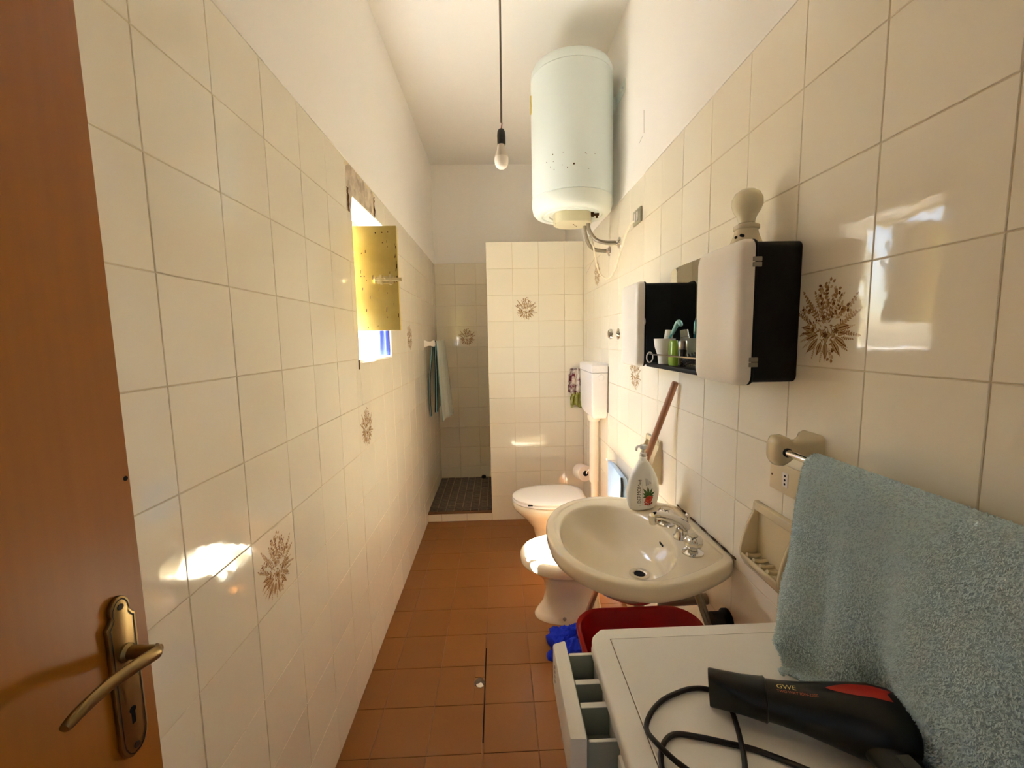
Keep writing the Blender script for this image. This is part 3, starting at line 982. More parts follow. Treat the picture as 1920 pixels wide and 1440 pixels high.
# tap
g = G()
g.lathe([(0.026, 0), (0.025, 0.006), (0.019, 0.012), (0.018, 0.034), (0.0, 0.036)], (1.172, 1.285, 0.8148), (0, 0, 1), 24)
g.tube([(1.185, 1.283, 0.845), (1.172, 1.285, 0.862), (1.15, 1.284, 0.876), (1.12, 1.280, 0.889), (1.09, 1.275, 0.897), (1.072, 1.272, 0.897)], lambda s: 0.0175 - 0.005 * s, 16)
g.lathe([(0.0135, 0.0), (0.0135, 0.024), (0.011, 0.03), (0.0, 0.03)], (1.072, 1.272, 0.900), (0.05, 0, -1), 18)
tap = g.build('spout', 'chrome', sink, smooth=50)
g = G()
g.cyl((1.192, 1.287, 0.85), (1.192, 1.287, 0.882), 0.003, seg=10)
g.sphere((1.192, 1.287, 0.888), 0.0085, 14, 10)
g.build('pop_up_knob', 'chrome', sink)
for yy in (1.186, 1.389):
    g = G()
    g.lathe([(0.031, 0), (0.030, 0.005), (0.02, 0.011), (0.013, 0.014), (0.013, 0.02)], (1.163, yy, 0.8150), (0, 0, 1), 26)
    hb = g.build('handle_base', 'chrome', sink, smooth=40)
    rings = []
    for (r, h) in [(0.014, 0.0185), (0.022, 0.023), (0.027, 0.033), (0.0265, 0.044), (0.021, 0.052), (0.012, 0.055), (0.002, 0.0555)]:
        rg = []
        for i in range(48):
            a = i * 2 * PI / 48
            rr = r * (1 + (0.07 * math.cos(8 * a) if r > 0.02 else 0))
            rg.append((1.163 + rr * math.cos(a), yy + rr * math.sin(a), 0.8150 + h))
        rings.append(rg)
    G().loft(rings).build('handle_knob', 'chrome', hb, smooth=50)
    G().lathe([(0.014, 0), (0.014, 0.0012), (0.0, 0.0016)], (1.163, yy, 0.8150 + 0.0548), (0, 0, 1), 20).build('handle_cap', 'silver', hb)
G().tube([(W - 0.003, 1.135, 0.8195), (W - 0.003, 1.25, 0.820), (W - 0.003, 1.40, 0.820), (W - 0.003, 1.535, 0.8195)], lambda q: 0.0022 + 0.0012 * math.sin(q * 40), 6, sub=14).build('mouldy_sealant', 'chip_dark', sink)
g = G()
g.lathe([(0.022, 0), (0.022, -0.03), (0.017, -0.035), (0.017, -0.09)][::-1], (dr[0], dr[1], 0.63), (0, 0, 1), 18)
g.tube([(dr[0], dr[1], 0.55), (dr[0], dr[1], 0.50), (dr[0] + 0.03, dr[1] - 0.01, 0.475), (dr[0] + 0.065, dr[1] - 0.02, 0.50), (dr[0] + 0.07, dr[1] - 0.02, 0.56), (dr[0] + 0.09, dr[1] - 0.02, 0.59), (W - 0.002, dr[1] - 0.02, 0.595)], 0.018, 14)
g.build('drain_trap', 'steel', sink, smooth=50)
g = G()
g.tube([(1.185, 1.31, 0.74), (1.19, 1.16, 0.63), (1.205, 1.12, 0.55), (1.235, 1.115, 0.54), (W - 0.004, 1.11, 0.57)], 0.007, 10)
g.build('supply_hose', 'steel', sink)
g = G()
g.tube([(1.185, 1.26, 0.74), (1.20, 1.20, 0.66), (1.215, 1.17, 0.60), (1.235, 1.155, 0.58), (W - 0.004, 1.15, 0.60)], 0.007, 10)
g.build('supply_hose', 'steel', sink)
g = G()
g.lathe([(0.034, 0), (0.034, 0.012), (0.026, 0.02), (0.026, 0.05), (0, 0.052)], (W - 0.001, 1.165, 0.61), (-1, 0, 0), 24)
g.build('stop_valve', 'cab_black', sink)

# ---- soap bottle on the sink
BC = Vector((1.128, 1.527, 0.8195))
bd = Vector((0.3, -0.95, 0)).normalized()          # label faces this way
bx = Vector((-bd.y, bd.x, 0))                      # to the viewer's right
bot = thing('soap_bottle', tuple(BC), 'white pump soap bottle with red and green fruit label on the sink rim', 'bottle')
prof = [(.051, .0, .024), (.057, .006, .029), (.065, .03, .033), (.0695, .06, .034), (.068, .085, .033), (.059, .115, .029), (.044, .145, .024), (.027, .170, .019), (.0165, .182, .0155), (.0145, .184, .0145), (.0145, .196, .0145), (.013, .198, .013)]


def bsurf(a, z, off=0.0):
    for (p, q) in zip(prof, prof[1:]):
        if p[1] <= z <= q[1]:
            k = (z - p[1]) / (q[1] - p[1])
            hw, th = p[0] + (q[0] - p[0]) * k, p[2] + (q[2] - p[2]) * k
            break
    return BC + bx * ((hw + off) * math.sin(a)) + bd * ((th + off) * math.cos(a)) + Vector((0, 0, z))


P2 = catmull(prof, 4)
prof = [(p.x, p.y, p.z) for p in P2]
g = G()
g.loft([[bsurf(2 * PI * i / 40, p[1]) for i in range(40)] for p in prof])
g.build('bottle_body', 'bottle', bot, smooth=60)
g = G()
g.lathe([(0.0125, .198), (0.0125, .210), (0.005, .212), (0.0045, .228)], BC, (0, 0, 1), 20)
g.lathe([(0.010, .226), (0.013, .228), (0.014, .236), (0.012, .241), (0, .242)], BC, (0, 0, 1), 20)
g.tube([BC + Vector((0, 0, .234)), BC + Vector((-0.012, 0.014, .233)), BC + Vector((-0.018, 0.021, .226)), BC + Vector((-0.019, 0.022, .214))], 0.0045, 10)
g.build('pump', 'bottle_clear', bot)


def on_bottle(vs, off=0.0006):
    out = []
    for (u, v, *_r) in vs:
        hw = 0.064
        a = math.asin(max(-0.98, min(0.98, u / hw)))
        out.append(bsurf(a, max(0.001, v), off))
    return out


def stamp(name, vs, fs, mname, off=0.0006):
    g = G().add(on_bottle(vs, off), fs)
    return g.build(name, mname, bot, smooth=None, fix=False)


vs, fs = text_mesh('DERMOMed', 0.017)
wid = max(p[0] for p in vs)
kx = 0.088 / wid
stamp('lettering', [(-0.028 - p[1] * 1.05, 0.030 + p[0] * kx) for p in vs], fs, 'ink', 0.0007)
g = G()
vs, fs = [], []


def quad(u0, u1, v0, v1):
    o = len(vs)
    n = 6
    for k in range(n + 1):
        v = v0 + (v1 - v0) * k / n
        vs.extend([(u0, v), (u1, v)])
    fs.extend([(o + 2 * k, o + 2 * k + 1, o + 2 * k + 3, o + 2 * k + 2) for k in range(n)])


quad(-0.0225, -0.0215, 0.022, 0.118)
quad(-0.034, 0.012, 0.019, 0.0202)
stamp('label_line', vs, fs, 'ink_grey')
vs, fs = [], []
for k in range(5):
    quad(-0.010 + 0.0055 * k, -0.008 + 0.0055 * k, 0.095 + 0.001 * k, 0.122 - 0.004 * k)
stamp('small_print', vs, fs, 'ink_grey')


def leafpts(x, y, a, ln, wd):
    c, s = math.cos(a), math.sin(a)
    return [(x + c * u * ln - s * v * wd, y + s * u * ln + c * v * wd) for u, v in ((0, 0), (.3, .5), (.65, .4), (1, 0), (.65, -.4), (.3, -.5))]


vs, fs = [], []
for k, (a, ln) in enumerate(((95, .030), (60, .026), (125, .03), (25, .024), (150, .022), (-5, .018), (185, .018))):
    o = len(vs)
    vs += leafpts(0.001, 0.055, math.radians(a), ln * 1.25, 0.0095)
    fs.append(tuple(range(o, o + 6)))
stamp('printed_leaves', vs, fs, 'leaf_green')
vs, fs = [], []
for (x, y, r) in ((0.0015, 0.042, 0.0125), (0.010, 0.047, 0.006), (-0.009, 0.026, 0.004), (-0.003, 0.023, 0.0035), (0.006, 0.024, 0.004), (0.013, 0.026, 0.0035), (-0.011, 0.034, 0.003)):
    o = len(vs)
    vs += [(x * 1.25 + 1.2 * r * math.cos(i * PI / 6), y + 1.2 * r * math.sin(i * PI / 6)) for i in range(12)]
    fs.append(tuple(range(o, o + 12)))
stamp('printed_fruit', vs, fs, 'pom_red', 0.0008)

# ---- broom / mop handle leaning in the corner
st = thing('mop_handle', (0.945, 1.85, 0.0), 'brown wooden mop handle leaning on the wall behind the sink', 'mop')
p0, p1 = Vector((0.945, 1.87, 0.03)), Vector((1.2525, 1.545, 1.293))
d_ = (p1 - p0).normalized()
L_ = (p1 - p0).length
G().lathe([(0.0125, 0), (0.0125, L_ - 0.008), (0.011, L_ - 0.002), (0.006, L_)], p0, d_, 18).build('stick', 'handle_wood', st, smooth=40)
G().lathe([(0.016, -0.02), (0.017, 0.06), (0.0145, 0.14), (0.0128, 0.145)], p0, d_, 18).build('ferrule', 'pvc', st, smooth=40)


def crumple(name, cx, cy, rx, ry, h, mname, seed, n=72, m=30):
    g = G()
    rings = []
    for j in range(m + 1):
        t = j / m
        rg = []
        for i in range(n):
            a = 2 * PI * i / n
            dx, dy = math.cos(a), math.sin(a)
            nz = mnoise.noise((dx * 2.2 + seed, dy * 2.2, t * 2.0)) * 0.30 + mnoise.noise((dx * 5 + seed, dy * 5, t * 5.0)) * 0.16
            rdg = 1 - abs(mnoise.noise((dx * 3.2 + seed * 2, dy * 3.2, t * 3.5 + 3)))
            rr = (1 - t ** 2.2) * (0.88 + nz) + 0.02
            rd2 = 1 - abs(mnoise.noise((dx * 7 * (1 - t) + seed, dy * 7 * (1 - t), t * 4 + 9)))
            rr += 0.07 * (rd2 - 0.75) * (1 - t)
            zz = h * (math.sin(t * PI / 2) ** 0.8) * (0.42 + 0.42 * rdg + 0.25 * nz + 0.22 * rd2)
            if j == 0:
                zz = 0.001
            rg.append((cx + rx * rr * dx, cy + ry * rr * dy, max(0.001, zz)))
        rings.append(rg)
    g.loft(rings, True, True)
    return g.mesh(name, mname, smooth=80)


cl = put('floor_cloth', crumple('floor_cloth', 0.935, 1.80, 0.165, 0.14, 0.115, 'blue_cloth', 3.3))
tag(cl, 'crumpled royal blue cloth on the floor beside the bidet', 'cloth')

# ---- red tub under the sink
tub = thing('laundry_tub', (1.0, 1.08, 0.0), 'tall red plastic laundry tub standing under the sink', 'tub')


def tr(z, k, inn=0.0):
    return [(p[0], p[1], z) for p in rrect(1.0, 1.075, 0.185 * k - inn, 0.178 * k - inn, 0.085 * k - inn * 0.5, 7)]


G().loft([tr(0.0, .78), tr(0.012, .80), tr(0.575, .965), tr(0.583, 1.02), tr(0.597, 1.03), tr(0.603, 1.02), tr(0.603, .985), tr(0.597, .968, .002), tr(0.02, .80, .004)]).build('tub_shell', 'red_plastic', tub, smooth=50)

# ---- water heater
HX, HY, HR = 1.022, 2.43, 0.22
hz0, hz1 = 2.135, 2.905
heat = thing('water_heater', (W, HY, hz0), 'cylindrical pale green electric water heater high on the right wall', 'water heater')
G().lathe([(HR - 0.004, hz0 + 0.0855), (HR, hz0 + 0.0875), (HR, hz1 - 0.0695), (HR - 0.004, hz1 - 0.0675)], (HX, HY, 0), (0, 0, 1), 72, cap0=False, cap1=False).build('shell', 'heater', heat, smooth=60)
G().lathe([(HR - 0.004, hz1 - 0.0672), (HR, hz1 - 0.0655), (HR - 0.002, hz1 - 0.035), (HR - 0.012, hz1 - 0.015), (HR - 0.035, hz1 - 0.004), (HR - 0.07, hz1), (0, hz1 + 0.004)], (HX, HY, 0), (0, 0, 1), 72, cap0=False).build('top_cap', 'heater', heat, smooth=60)
G().lathe([(0.001, hz0 + 0.012), (0.125, hz0 + 0.012), (0.128, hz0 + 0.004), (0.150, hz0 + 0.003), (0.153, hz0 + 0.008), (0.165, hz0 + 0.008), (0.168, hz0 + 0.002), (0.182, hz0), (0.20, hz0 + 0.006), (0.213, hz0 + 0.02), (HR, hz0 + 0.05), (HR, hz0 + 0.0835), (HR - 0.004, hz0 + 0.0852)], (HX, HY, 0), (0, 0, 1), 72, cap1=False).build('bottom_cap', 'heater_cap', heat, smooth=40)
# thermostat cover: a squat drum with a tongue
g = G()
pl = [(HX + 0.105 * math.cos(a), HY - 0.01 + 0.105 * math.sin(a)) for a in [math.radians(k) for k in range(-50, 231, 10)]]
g.loft([[(x, y, hz0 - 0.045) for x, y in pl], [(x, y, hz0 + 0.0125) for x, y in pl]])
cov = g.build('thermostat_cover', 'heater_cover', heat, bevel=(0.004, 2, 60), smooth=50)
g = G()
for k in range(3):
    g.cyl((HX + 0.005 + 0.012 * k, HY - 0.02 + 0.02 * k, hz0 - 0.0445), (HX + 0.005 + 0.012 * k, HY - 0.02 + 0.02 * k, hz0 - 0.0462), 0.004, seg=10)
g.build('indicator', 'rust', cov)['kind'] = 'stuff'
G().box(HX - 0.102, HX - 0.094, HY - 0.045, HY - 0.015, hz0 - 0.052, hz0 + 0.010).build('cover_clip', 'heater_cover', heat, bevel=(0.001, 1))
g = G()
g.box(W - 0.004, W - 0.0005, HY - 0.17, HY + 0.17, 2.70, 2.765)
g.box(W - 0.03, W - 0.004, HY - 0.012, HY + 0.012, 2.69, 2.76)
g.build('wall_bracket', 'heater_cap', heat, bevel=(0.001, 1))
for yy in (HY - 0.14, HY - 0.11):
    G().lathe([(0.009, 0), (0.009, 0.008), (0, 0.009)], (W - 0.004, yy, 2.73), (-1, 0, 0), 6).build('bracket_bolt', 'heater_cap', heat)
G().box(HX - HR - 0.006, HX - HR + 0.006, HY - 0.012, HY + 0.012, 2.675, 2.765).build('temperature_gauge', 'amber', heat, bevel=(0.003, 2))
g = G()
Rr = random.Random(4)
for k in range(13):
    a = math.radians(-90 + Rr.uniform(-52, 25))
    zz = 2.34 + Rr.uniform(-0.03, 0.06)
    r = Rr.choice((0.0016, 0.002, 0.0026))
    nx, ny = math.cos(a), math.sin(a)
    g.lathe([(r, 0), (r * .7, 0.0006), (0, 0.0007)], (HX + HR * nx, HY + HR * ny, zz), (nx, ny, 0), 8)
a = math.radians(-97)
g.lathe([(0.005, 0), (0.004, 0.0007), (0, 0.0008)], (HX + HR * math.cos(a), HY + HR * math.sin(a), 2.333), (math.cos(a), math.sin(a), 0), 10)
rc_ = g.build('rust_chips', 'rust', heat)
rc_['kind'] = 'stuff'
for (sx, sy_, fyw, fzw) in ((1.108, 2.40, 2.341, 1.973), (1.10, 2.45, 2.55, 1.972)):
    g = G()
    g.lathe([(0.014, 0), (0.014, 0.03), (0.010, 0.032), (0.010, 0.045)], (sx, sy_, hz0 + 0.012), (0, 0, -1), 12)
    g.build('hose_nut', 'steel', heat)
    g = G()
    g.tube([(sx, sy_, hz0 - 0.02), (sx + 0.003, sy_ + (fyw - sy_) * 0.1, hz0 - 0.08), (sx + 0.035, sy_ + (fyw - sy_) * 0.5, fzw + 0.025), (sx + 0.08, sy_ + (fyw - sy_) * 0.85, fzw + 0.004), (W - 0.03, fyw, fzw), (W - 0.003, fyw, fzw)], 0.0105, 12)
    hs = g.build('braided_hose', 'steel', heat)
    G().lathe([(0.030, 0), (0.029, 0.004), (0.014, 0.012), (0.012, 0.022), (0.0, 0.022)], (W - 0.0008, fyw, fzw), (-1, 0, 0), 24).build('wall_flange', 'chrome', hs)
g = G()
g.box(1.085, 1.135, HY - 0.052, HY - 0.040, hz0 - 0.012, hz0 + 0.010)
g.cyl((1.12, HY - 0.046, hz0 - 0.004), (1.16, HY - 0.06, hz0 - 0.004), 0.007, seg=12)
g.cyl((1.15, HY - 0.056, hz0 - 0.004), (1.15, HY - 0.056, hz0 - 0.022), 0.006, seg=12)
g.build('safety_valve', 'chip_dark', heat)

# ---- switch plate and heater cable
sp = thing('switch_plate', (W, 2.037, 2.024), 'grey switch plate with two white rockers on the right wall', 'switch')
G().box(W - 0.009, W - 0.0006, 1.982, 2.092, 1.990, 2.058).build('plate', 'grey_plate', sp, bevel=(0.0015, 2))
for yy in (2.022, 2.056):
    G().box(W - 0.0125, W - 0.008, yy - 0.009, yy + 0.009, 2.004, 2.044).build('rocker', 'white_plastic', sp, bevel=(0.0015, 2))
g = G().tube([(1.098, 2.44, hz0 + 0.004), (1.135, 2.47, 2.06), (1.17, 2.52, 1.96), (1.20, 2.56, 1.87), (1.225, 2.54, 1.822), (1.24, 2.45, 1.80), (1.245, 2.35, 1.83), (1.245, 2.25, 1.90), (1.243, 2.16, 1.965), (1.25, 2.10, 2.005), (W - 0.008, 2.07, 2.012)], 0.0045, 8)
tag(g.build('heater_cable', 'cable_white'), 'thin white cable looping from the water heater to the switch plate', 'cable')

# ---- shower stop valve knob
kv = thing('stopcock', (W, 2.347, 1.481), 'round chrome stopcock knob on the tiles left of the cabinets', 'valve')
G().lathe([(0.031, 0), (0.030, 0.004), (0.016, 0.010), (0.009, 0.014), (0.009, 0.022)], (W - 0.0006, 2.347, 1.481), (-1, 0, 0), 28).build('rosette', 'chrome', kv)
G().lathe([(0.010, 0.018), (0.022, 0.021), (0.0285, 0.034), (0.0285, 0.046), (0.021, 0.058), (0.008, 0.062), (0.0, 0.0622)], (W, 2.347, 1.481), (-1, 0, 0), 28).build('knob', 'chrome', kv)

# ---- pendant bulb
pb = thing('pendant_bulb', (0.627, 1.9, H), 'bare LED bulb hanging in a black socket from a ceiling cord', 'light bulb')
G().tube([(0.633, 1.9, H), (0.632, 1.9, 2.8), (0.628, 1.9, 2.378)], 0.0042, 8, sub=3).build('cord', 'cord_grey', pb)
g = G().tube([(0.6285, 1.9, 2.385), (0.6305, 1.899, 2.372), (0.627, 1.9, 2.352), (0.628, 1.9, 2.342)], 0.0022, 8)
g.build('bare_wire', 'red_wire', pb)
G().lathe([(0.004, 2.352), (0.012, 2.349), (0.0165, 2.340), (0.018, 2.325), (0.018, 2.292), (0.0165, 2.290), (0.0165, 2.288)], (0.627, 1.9, 0), (0, 0, 1), 28).build('lamp_socket', 'bakelite', pb, smooth=40)
G().lathe([(0.0135, 2.291), (0.0155, 2.283), (0.0195, 2.262), (0.0255, 2.246), (0.0290, 2.236)], (0.626, 1.9, 0), (0, 0, 1), 32).build('bulb_base', 'bulb_neck', pb, smooth=60)
G().lathe([(0.0288, 2.237), (0.0300, 2.226), (0.0285, 2.211), (0.0225, 2.198), (0.013, 2.1915), (0.0, 2.1895)], (0.626, 1.9, 0), (0, 0, 1), 32).build('diffuser', 'led', pb, smooth=60)

# ---- mirror cabinet set
CX = W - 0.105


def cabinet(y0, y1, label, hinge_side):
    z0, z1 = 1.353, 1.668
    c = thing('wall_cabinet', (W, (y0 + y1) / 2, z0), label, 'cabinet', 'wall cabinets beside the mirror')
    yc, hy, zc, hz = (y0 + y1) / 2, (y1 - y0) / 2, (z0 + z1) / 2, (z1 - z0) / 2
    fr = [(W - 0.0008, 0), (W - 0.01, 0), (CX + 0.006, 0), (CX + 0.003, 0.005), (CX, 0.006), (CX - 0.004, 0.002)]
    G().loft([[(x, p[0], p[1]) for p in rrect(yc, zc, hy + e, hz + e, 0.016 + e, 6)] for x, e in fr]).build('body', 'cab_black', c, smooth=40)
    e = 0.006
    dd = [(CX - 0.005, 0.0), (CX - 0.0045, e), (CX - 0.018, e), (CX - 0.028, e - 0.003), (CX - 0.033, e - 0.010), (CX - 0.036, e - 0.022), (CX - 0.041, -hy * 0.5), (CX - 0.042, -hy * 0.8)]
    rg = []
    for x, ee in dd:
        s1 = max(0.1, (hy + ee) / (hy + e))
        rg.append([(x, yc + (p[0] - yc) * s1, zc + (p[1] - zc) * max(0.1, (hz + ee) / (hz + e))) for p in rrect(yc, zc, hy + e, hz + e, 0.024, 8)])
    dr_ = G().loft(rg).build('cabinet_door', 'cab_white', c, smooth=70)
    if hinge_side:
        for zz in (1.395, 1.615):
            for q in (0, 0.0115):
                G().box(CX - 0.010, CX + 0.010, y0 - 0.0085, y0 - 0.004, zz + q - 0.005, zz + q + 0.005).build('hinge', 'tin', dr_, bevel=(0.0008, 1))
    else:
        G().sphere((CX - 0.006, y0 - 0.006, 1.52), 0.012, 16, 10, sc=(0.5, 0.5, 1.3)).build('catch', 'cab_white', dr_)
    return c


cabinet(0.932, 1.135, 'white fronted black wall cabinet nearest the towel, with bulb holder on top', True)
cabinet(1.626, 1.826, 'white fronted black wall cabinet farther from the viewer, left of the mirror', False)
mir = thing('mirror', (W, 1.38, 1.37), 'frameless mirror between the two black wall cabinets', 'mirror')
pl = rrect(1.3805, 1.5395, 0.2445, 0.1735, 0.03, 6)
G().prism(pl, W - 0.0085, W - 0.005, 'x').build('glass', ['mirror'], mir, smooth=None)
pl2 = rrect(1.3805, 1.5395, 0.2462, 0.1755, 0.031, 6)
G().prism(pl2, W - 0.0049, W - 0.0012, 'x').build('backing', 'mirror_edge', mir, smooth=None)
G().add([(W - 0.009, 1.578, 1.7105), (W - 0.009, 1.556, 1.7105), (W - 0.009, 1.567, 1.697)], [(0, 1, 2)]).build('mirror_clip', 'tin', mir, smooth=None)
shf = thing('cabinet_shelf', (W, 1.38, 1.362), 'narrow black shelf with chrome rail under the mirror', 'shelf')
G().box(CX + 0.004, W - 0.0012, 1.142, 1.619, 1.348, 1.3615).build('shelf_board', 'cab_black', shf, bevel=(0.002, 2))
G().tube([(CX + 0.008, 1.142, 1.396), (CX + 0.008, 1.3, 1.396), (CX + 0.008, 1.626, 1.396)], 0.0028, 10, sub=2).build('rail', 'chrome', shf)
g = G()
prv = [(0.019 * math.cos(a), 0.019 * math.sin(a)) for a in [i * 2 * PI / 24 for i in range(25)]]
g.tube([(CX + 0.008 + 0.75 * p[0], 1.592 + p[0] * 0.35, 1.384 + p[1]) for p in prv], 0.0026, 8, sub=2)
g.build('rail_ring', 'white_plastic', shf)

ZS = 1.362
cup = thing('tumbler', (1.215, 1.545, ZS), 'white flared plastic tumbler on the mirror shelf', 'cup')
G().lathe([(0.021, 0), (0.022, 0.004), (0.024, 0.03), (0.034, 0.06), (0.037, 0.078), (0.038, 0.092), (0.0365, 0.092), (0.035, 0.075), (0.022, 0.03), (0.019, 0.006), (0.0, 0.005)], (1.208, 1.545, ZS), (0, 0, 1), 32).build('cup_wall', 'cup', cup, smooth=60)
tb = thing('toothpaste_bottle', (1.222, 1.562, ZS), 'milky white squeeze bottle standing in the white tumbler', 'bottle')
g = G().lathe([(0.016, 0), (0.017, 0.004), (0.018, 0.05), (0.0165, 0.085)], (1.218, 1.556, ZS + 0.012), (0.12, 0.05, 1), 20)
g.build('tube_body', 'frost', tb, smooth=50)
G().lathe([(0.0155, 0.086), (0.0145, 0.108), (0.0135, 0.112), (0.0, 0.113)], (1.218, 1.556, ZS + 0.012), (0.12, 0.05, 1), 20).build('cap', 'frost', tb, smooth=50)
br_ = thing('toothbrush', (1.21, 1.535, ZS), 'teal toothbrush with clear head cover leaning in the tumbler', 'toothbrush')
G().tube([(1.207, 1.549, ZS + 0.011), (1.211, 1.520, ZS + 0.08), (1.218, 1.496, ZS + 0.115)], lambda s: 0.0042 - 0.001 * s, 10).build('handle', 'teal', br_)
G().tube([(1.217, 1.500, ZS + 0.108), (1.222, 1.485, ZS + 0.132), (1.226, 1.474, ZS + 0.148), (1.229, 1.464, ZS + 0.146), (1.230, 1.458, ZS + 0.136)], lambda s: 0.0062 + 0.0025 * math.sin(s * PI), 12).build('head_cover', 'pale_teal', br_)
gb = thing('gel_bottle', (1.20, 1.435, ZS), 'small lime green gel bottle on the mirror shelf', 'bottle')
rings = []
for (w_, h_, th_) in [(.024, 0, .013), (.026, .004, .015), (.0265, .03, .016), (.0255, .055, .0155), (.0215, .078, .0135), (.019, .084, .012), (.018, .086, .011)]:
    rings.append([(1.197 + th_ * math.cos(a), 1.437 + w_ * math.sin(a), ZS + h_) for a in [i * 2 * PI / 28 for i in range(28)]])
G().loft(rings).build('bottle_body', 'green_gel', gb, smooth=60)
nb = thing('perfume_bottle', (1.20, 1.365, ZS), 'slim dark perfume bottle with silver cap on the mirror shelf', 'bottle')
G().lathe([(0.0125, 0), (0.0135, 0.003), (0.0135, 0.052), (0.012, 0.056)], (1.2, 1.372, ZS), (0, 0, 1), 24).build('glass_body', 'dark_glass', nb, smooth=40)
G().lathe([(0.012, 0.0565), (0.0125, 0.058), (0.0125, 0.083), (0.0115, 0.085), (0, 0.085)], (1.2, 1.372, ZS), (0, 0, 1), 24).build('cap', 'silver', nb, smooth=40)
hb_ = thing('hair_brush', (1.205, 1.27, ZS), 'black bristle hair brush lying on the mirror shelf', 'brush')
a0, a1 = Vector((1.20, 1.345, ZS + 0.020)), Vector((1.21, 1.17, ZS + 0.05))
G().tube([a0, a0.lerp(a1, .3), a0.lerp(a1, .6), a1], lambda s: 0.013 if s < 0.55 else 0.013 - 0.012 * (s - 0.55), 14).build('brush_core', 'black_rubber', hb_)
g = G()
ax_ = (a1 - a0).normalized()
o1 = ax_.orthogonal().normalized()
o2 = ax_.cross(o1)
for k in range(12):
    c = a0.lerp(a1, 0.05 + 0.045 * k)
    for q in range(9):
        a = q * 2 * PI / 9 + k * 0.3
        dv = o1 * math.cos(a) + o2 * math.sin(a)
        tip = c + dv * 0.021
        if tip.z > ZS + 0.001:
            g.cyl(c + dv * 0.012, tip, 0.0009, seg=4)
brs = g.build('bristles', 'silver', hb_, smooth=None)
brs['kind'] = 'stuff'

# ---- bulb holder on top of the near cabinet
bh = thing('cabinet_bulb', (1.205, 1.045, 1.674), 'round frosted bulb in a porcelain holder on top of the near cabinet', 'light bulb')
G().lathe([(0.036, 1.6742), (0.036, 1.684), (0.031, 1.696), (0.027, 1.708), (0.0255, 1.716), (0.029, 1.718), (0.029, 1.726), (0.0255, 1.728), (0.0, 1.728)], (1.205, 1.045, 0), (0, 0, 1), 32).build('porcelain_holder', 'porcelain', bh, smooth=40)
G().lathe([(0.0185, 1.7285), (0.019, 1.735), (0.022, 1.745), (0.0305, 1.758), (0.0345, 1.772), (0.0335, 1.786), (0.027, 1.799), (0.016, 1.8065), (0.0, 1.809)], (1.205, 1.045, 0.004), (0, 0, 1), 36).build('bulb_glass', 'opal', bh, smooth=60)
g = G()
for q in (-0.012, 0.010):
    g.cyl((1.205 - 0.022, 1.045 + q - 0.014, 1.697), (1.205 - 0.031, 1.045 + q - 0.020, 1.697), 0.0035, seg=10)
g.build('terminal_hole', 'black_hole', bh)['kind'] = 'stuff'

# ---- ceramic soap dishes


def soap_dish(yc, zc, label):
    s = thing('soap_dish', (W, yc, zc), label, 'soap dish', 'ceramic wall soap dishes')
    hw = 0.080
    zt, zb = zc + 0.095, zc - 0.092
    x0 = W - 0.0006
    side = [(0.0, zt), (0.010, zt), (0.014, zt - 0.006), (0.016, zt - 0.03), (0.030, zc + 0.035), (0.042, zc - 0.005), (0.047, zc - 0.035), (0.045, zc - 0.055), (0.030, zb + 0.012), (0.012, zb), (0.0, zb)]
    inner = [(0.0022, zt - 0.02), (0.018, zt - 0.03), (0.032, zc + 0.033), (0.054, zc - 0.005), (0.058, zc - 0.03), (0.02, zc - 0.05), (0.0022, zc - 0.045)]

    def cheek(ya, yb):
        return G().prism([(x0 - p[0], p[1]) for p in side][::-1], ya, yb, 'y')
    cheek(yc - hw, yc - hw + 0.010).build('cheek', 'dish', s, bevel=(0.003, 2, 50), smooth=50)
    cheek(yc + hw - 0.010, yc + hw).build('cheek', 'dish', s, bevel=(0.003, 2, 50), smooth=50)
    g = G()
    g.box(x0 - 0.004, x0, yc - hw + 0.009, yc + hw - 0.009, zb + 0.004, zt - 0.002)
    g.box(x0 - 0.017, x0, yc - hw + 0.009, yc + hw - 0.009, zt - 0.022, zt - 0.001)
    g.build('back_plate', 'dish', s, bevel=(0.004, 3), smooth=50)
    flo = [(0.0, zc - 0.045), (0.02, zc - 0.052), (0.036, zc - 0.05), (0.043, zc - 0.043), (0.0475, zc - 0.046), (0.046, zc - 0.058), (0.03, zb + 0.012), (0.012, zb + 0.001), (0.0, zb + 0.001)]
    G().prism([(x0 - p[0], p[1]) for p in flo][::-1], yc - hw + 0.009, yc + hw - 0.009, 'y').build('tray', 'dish', s, bevel=(0.0015, 1, 50), smooth=50)
    for k in range(5):
        yy = yc - 0.055 + 0.0275 * k
        G().tube([(x0 - 0.004, yy, zc - 0.045), (x0 - 0.025, yy, zc - 0.0465), (x0 - 0.040, yy, zc - 0.0425)], 0.0055, 8).build('rib', 'dish', s)
    return s


soap_dish(0.968, 0.937, 'beige ceramic soap dish below the outlet, beside the big towel')
soap_dish(1.775, 0.935, 'beige ceramic soap dish behind the soap bottle and mop handle')

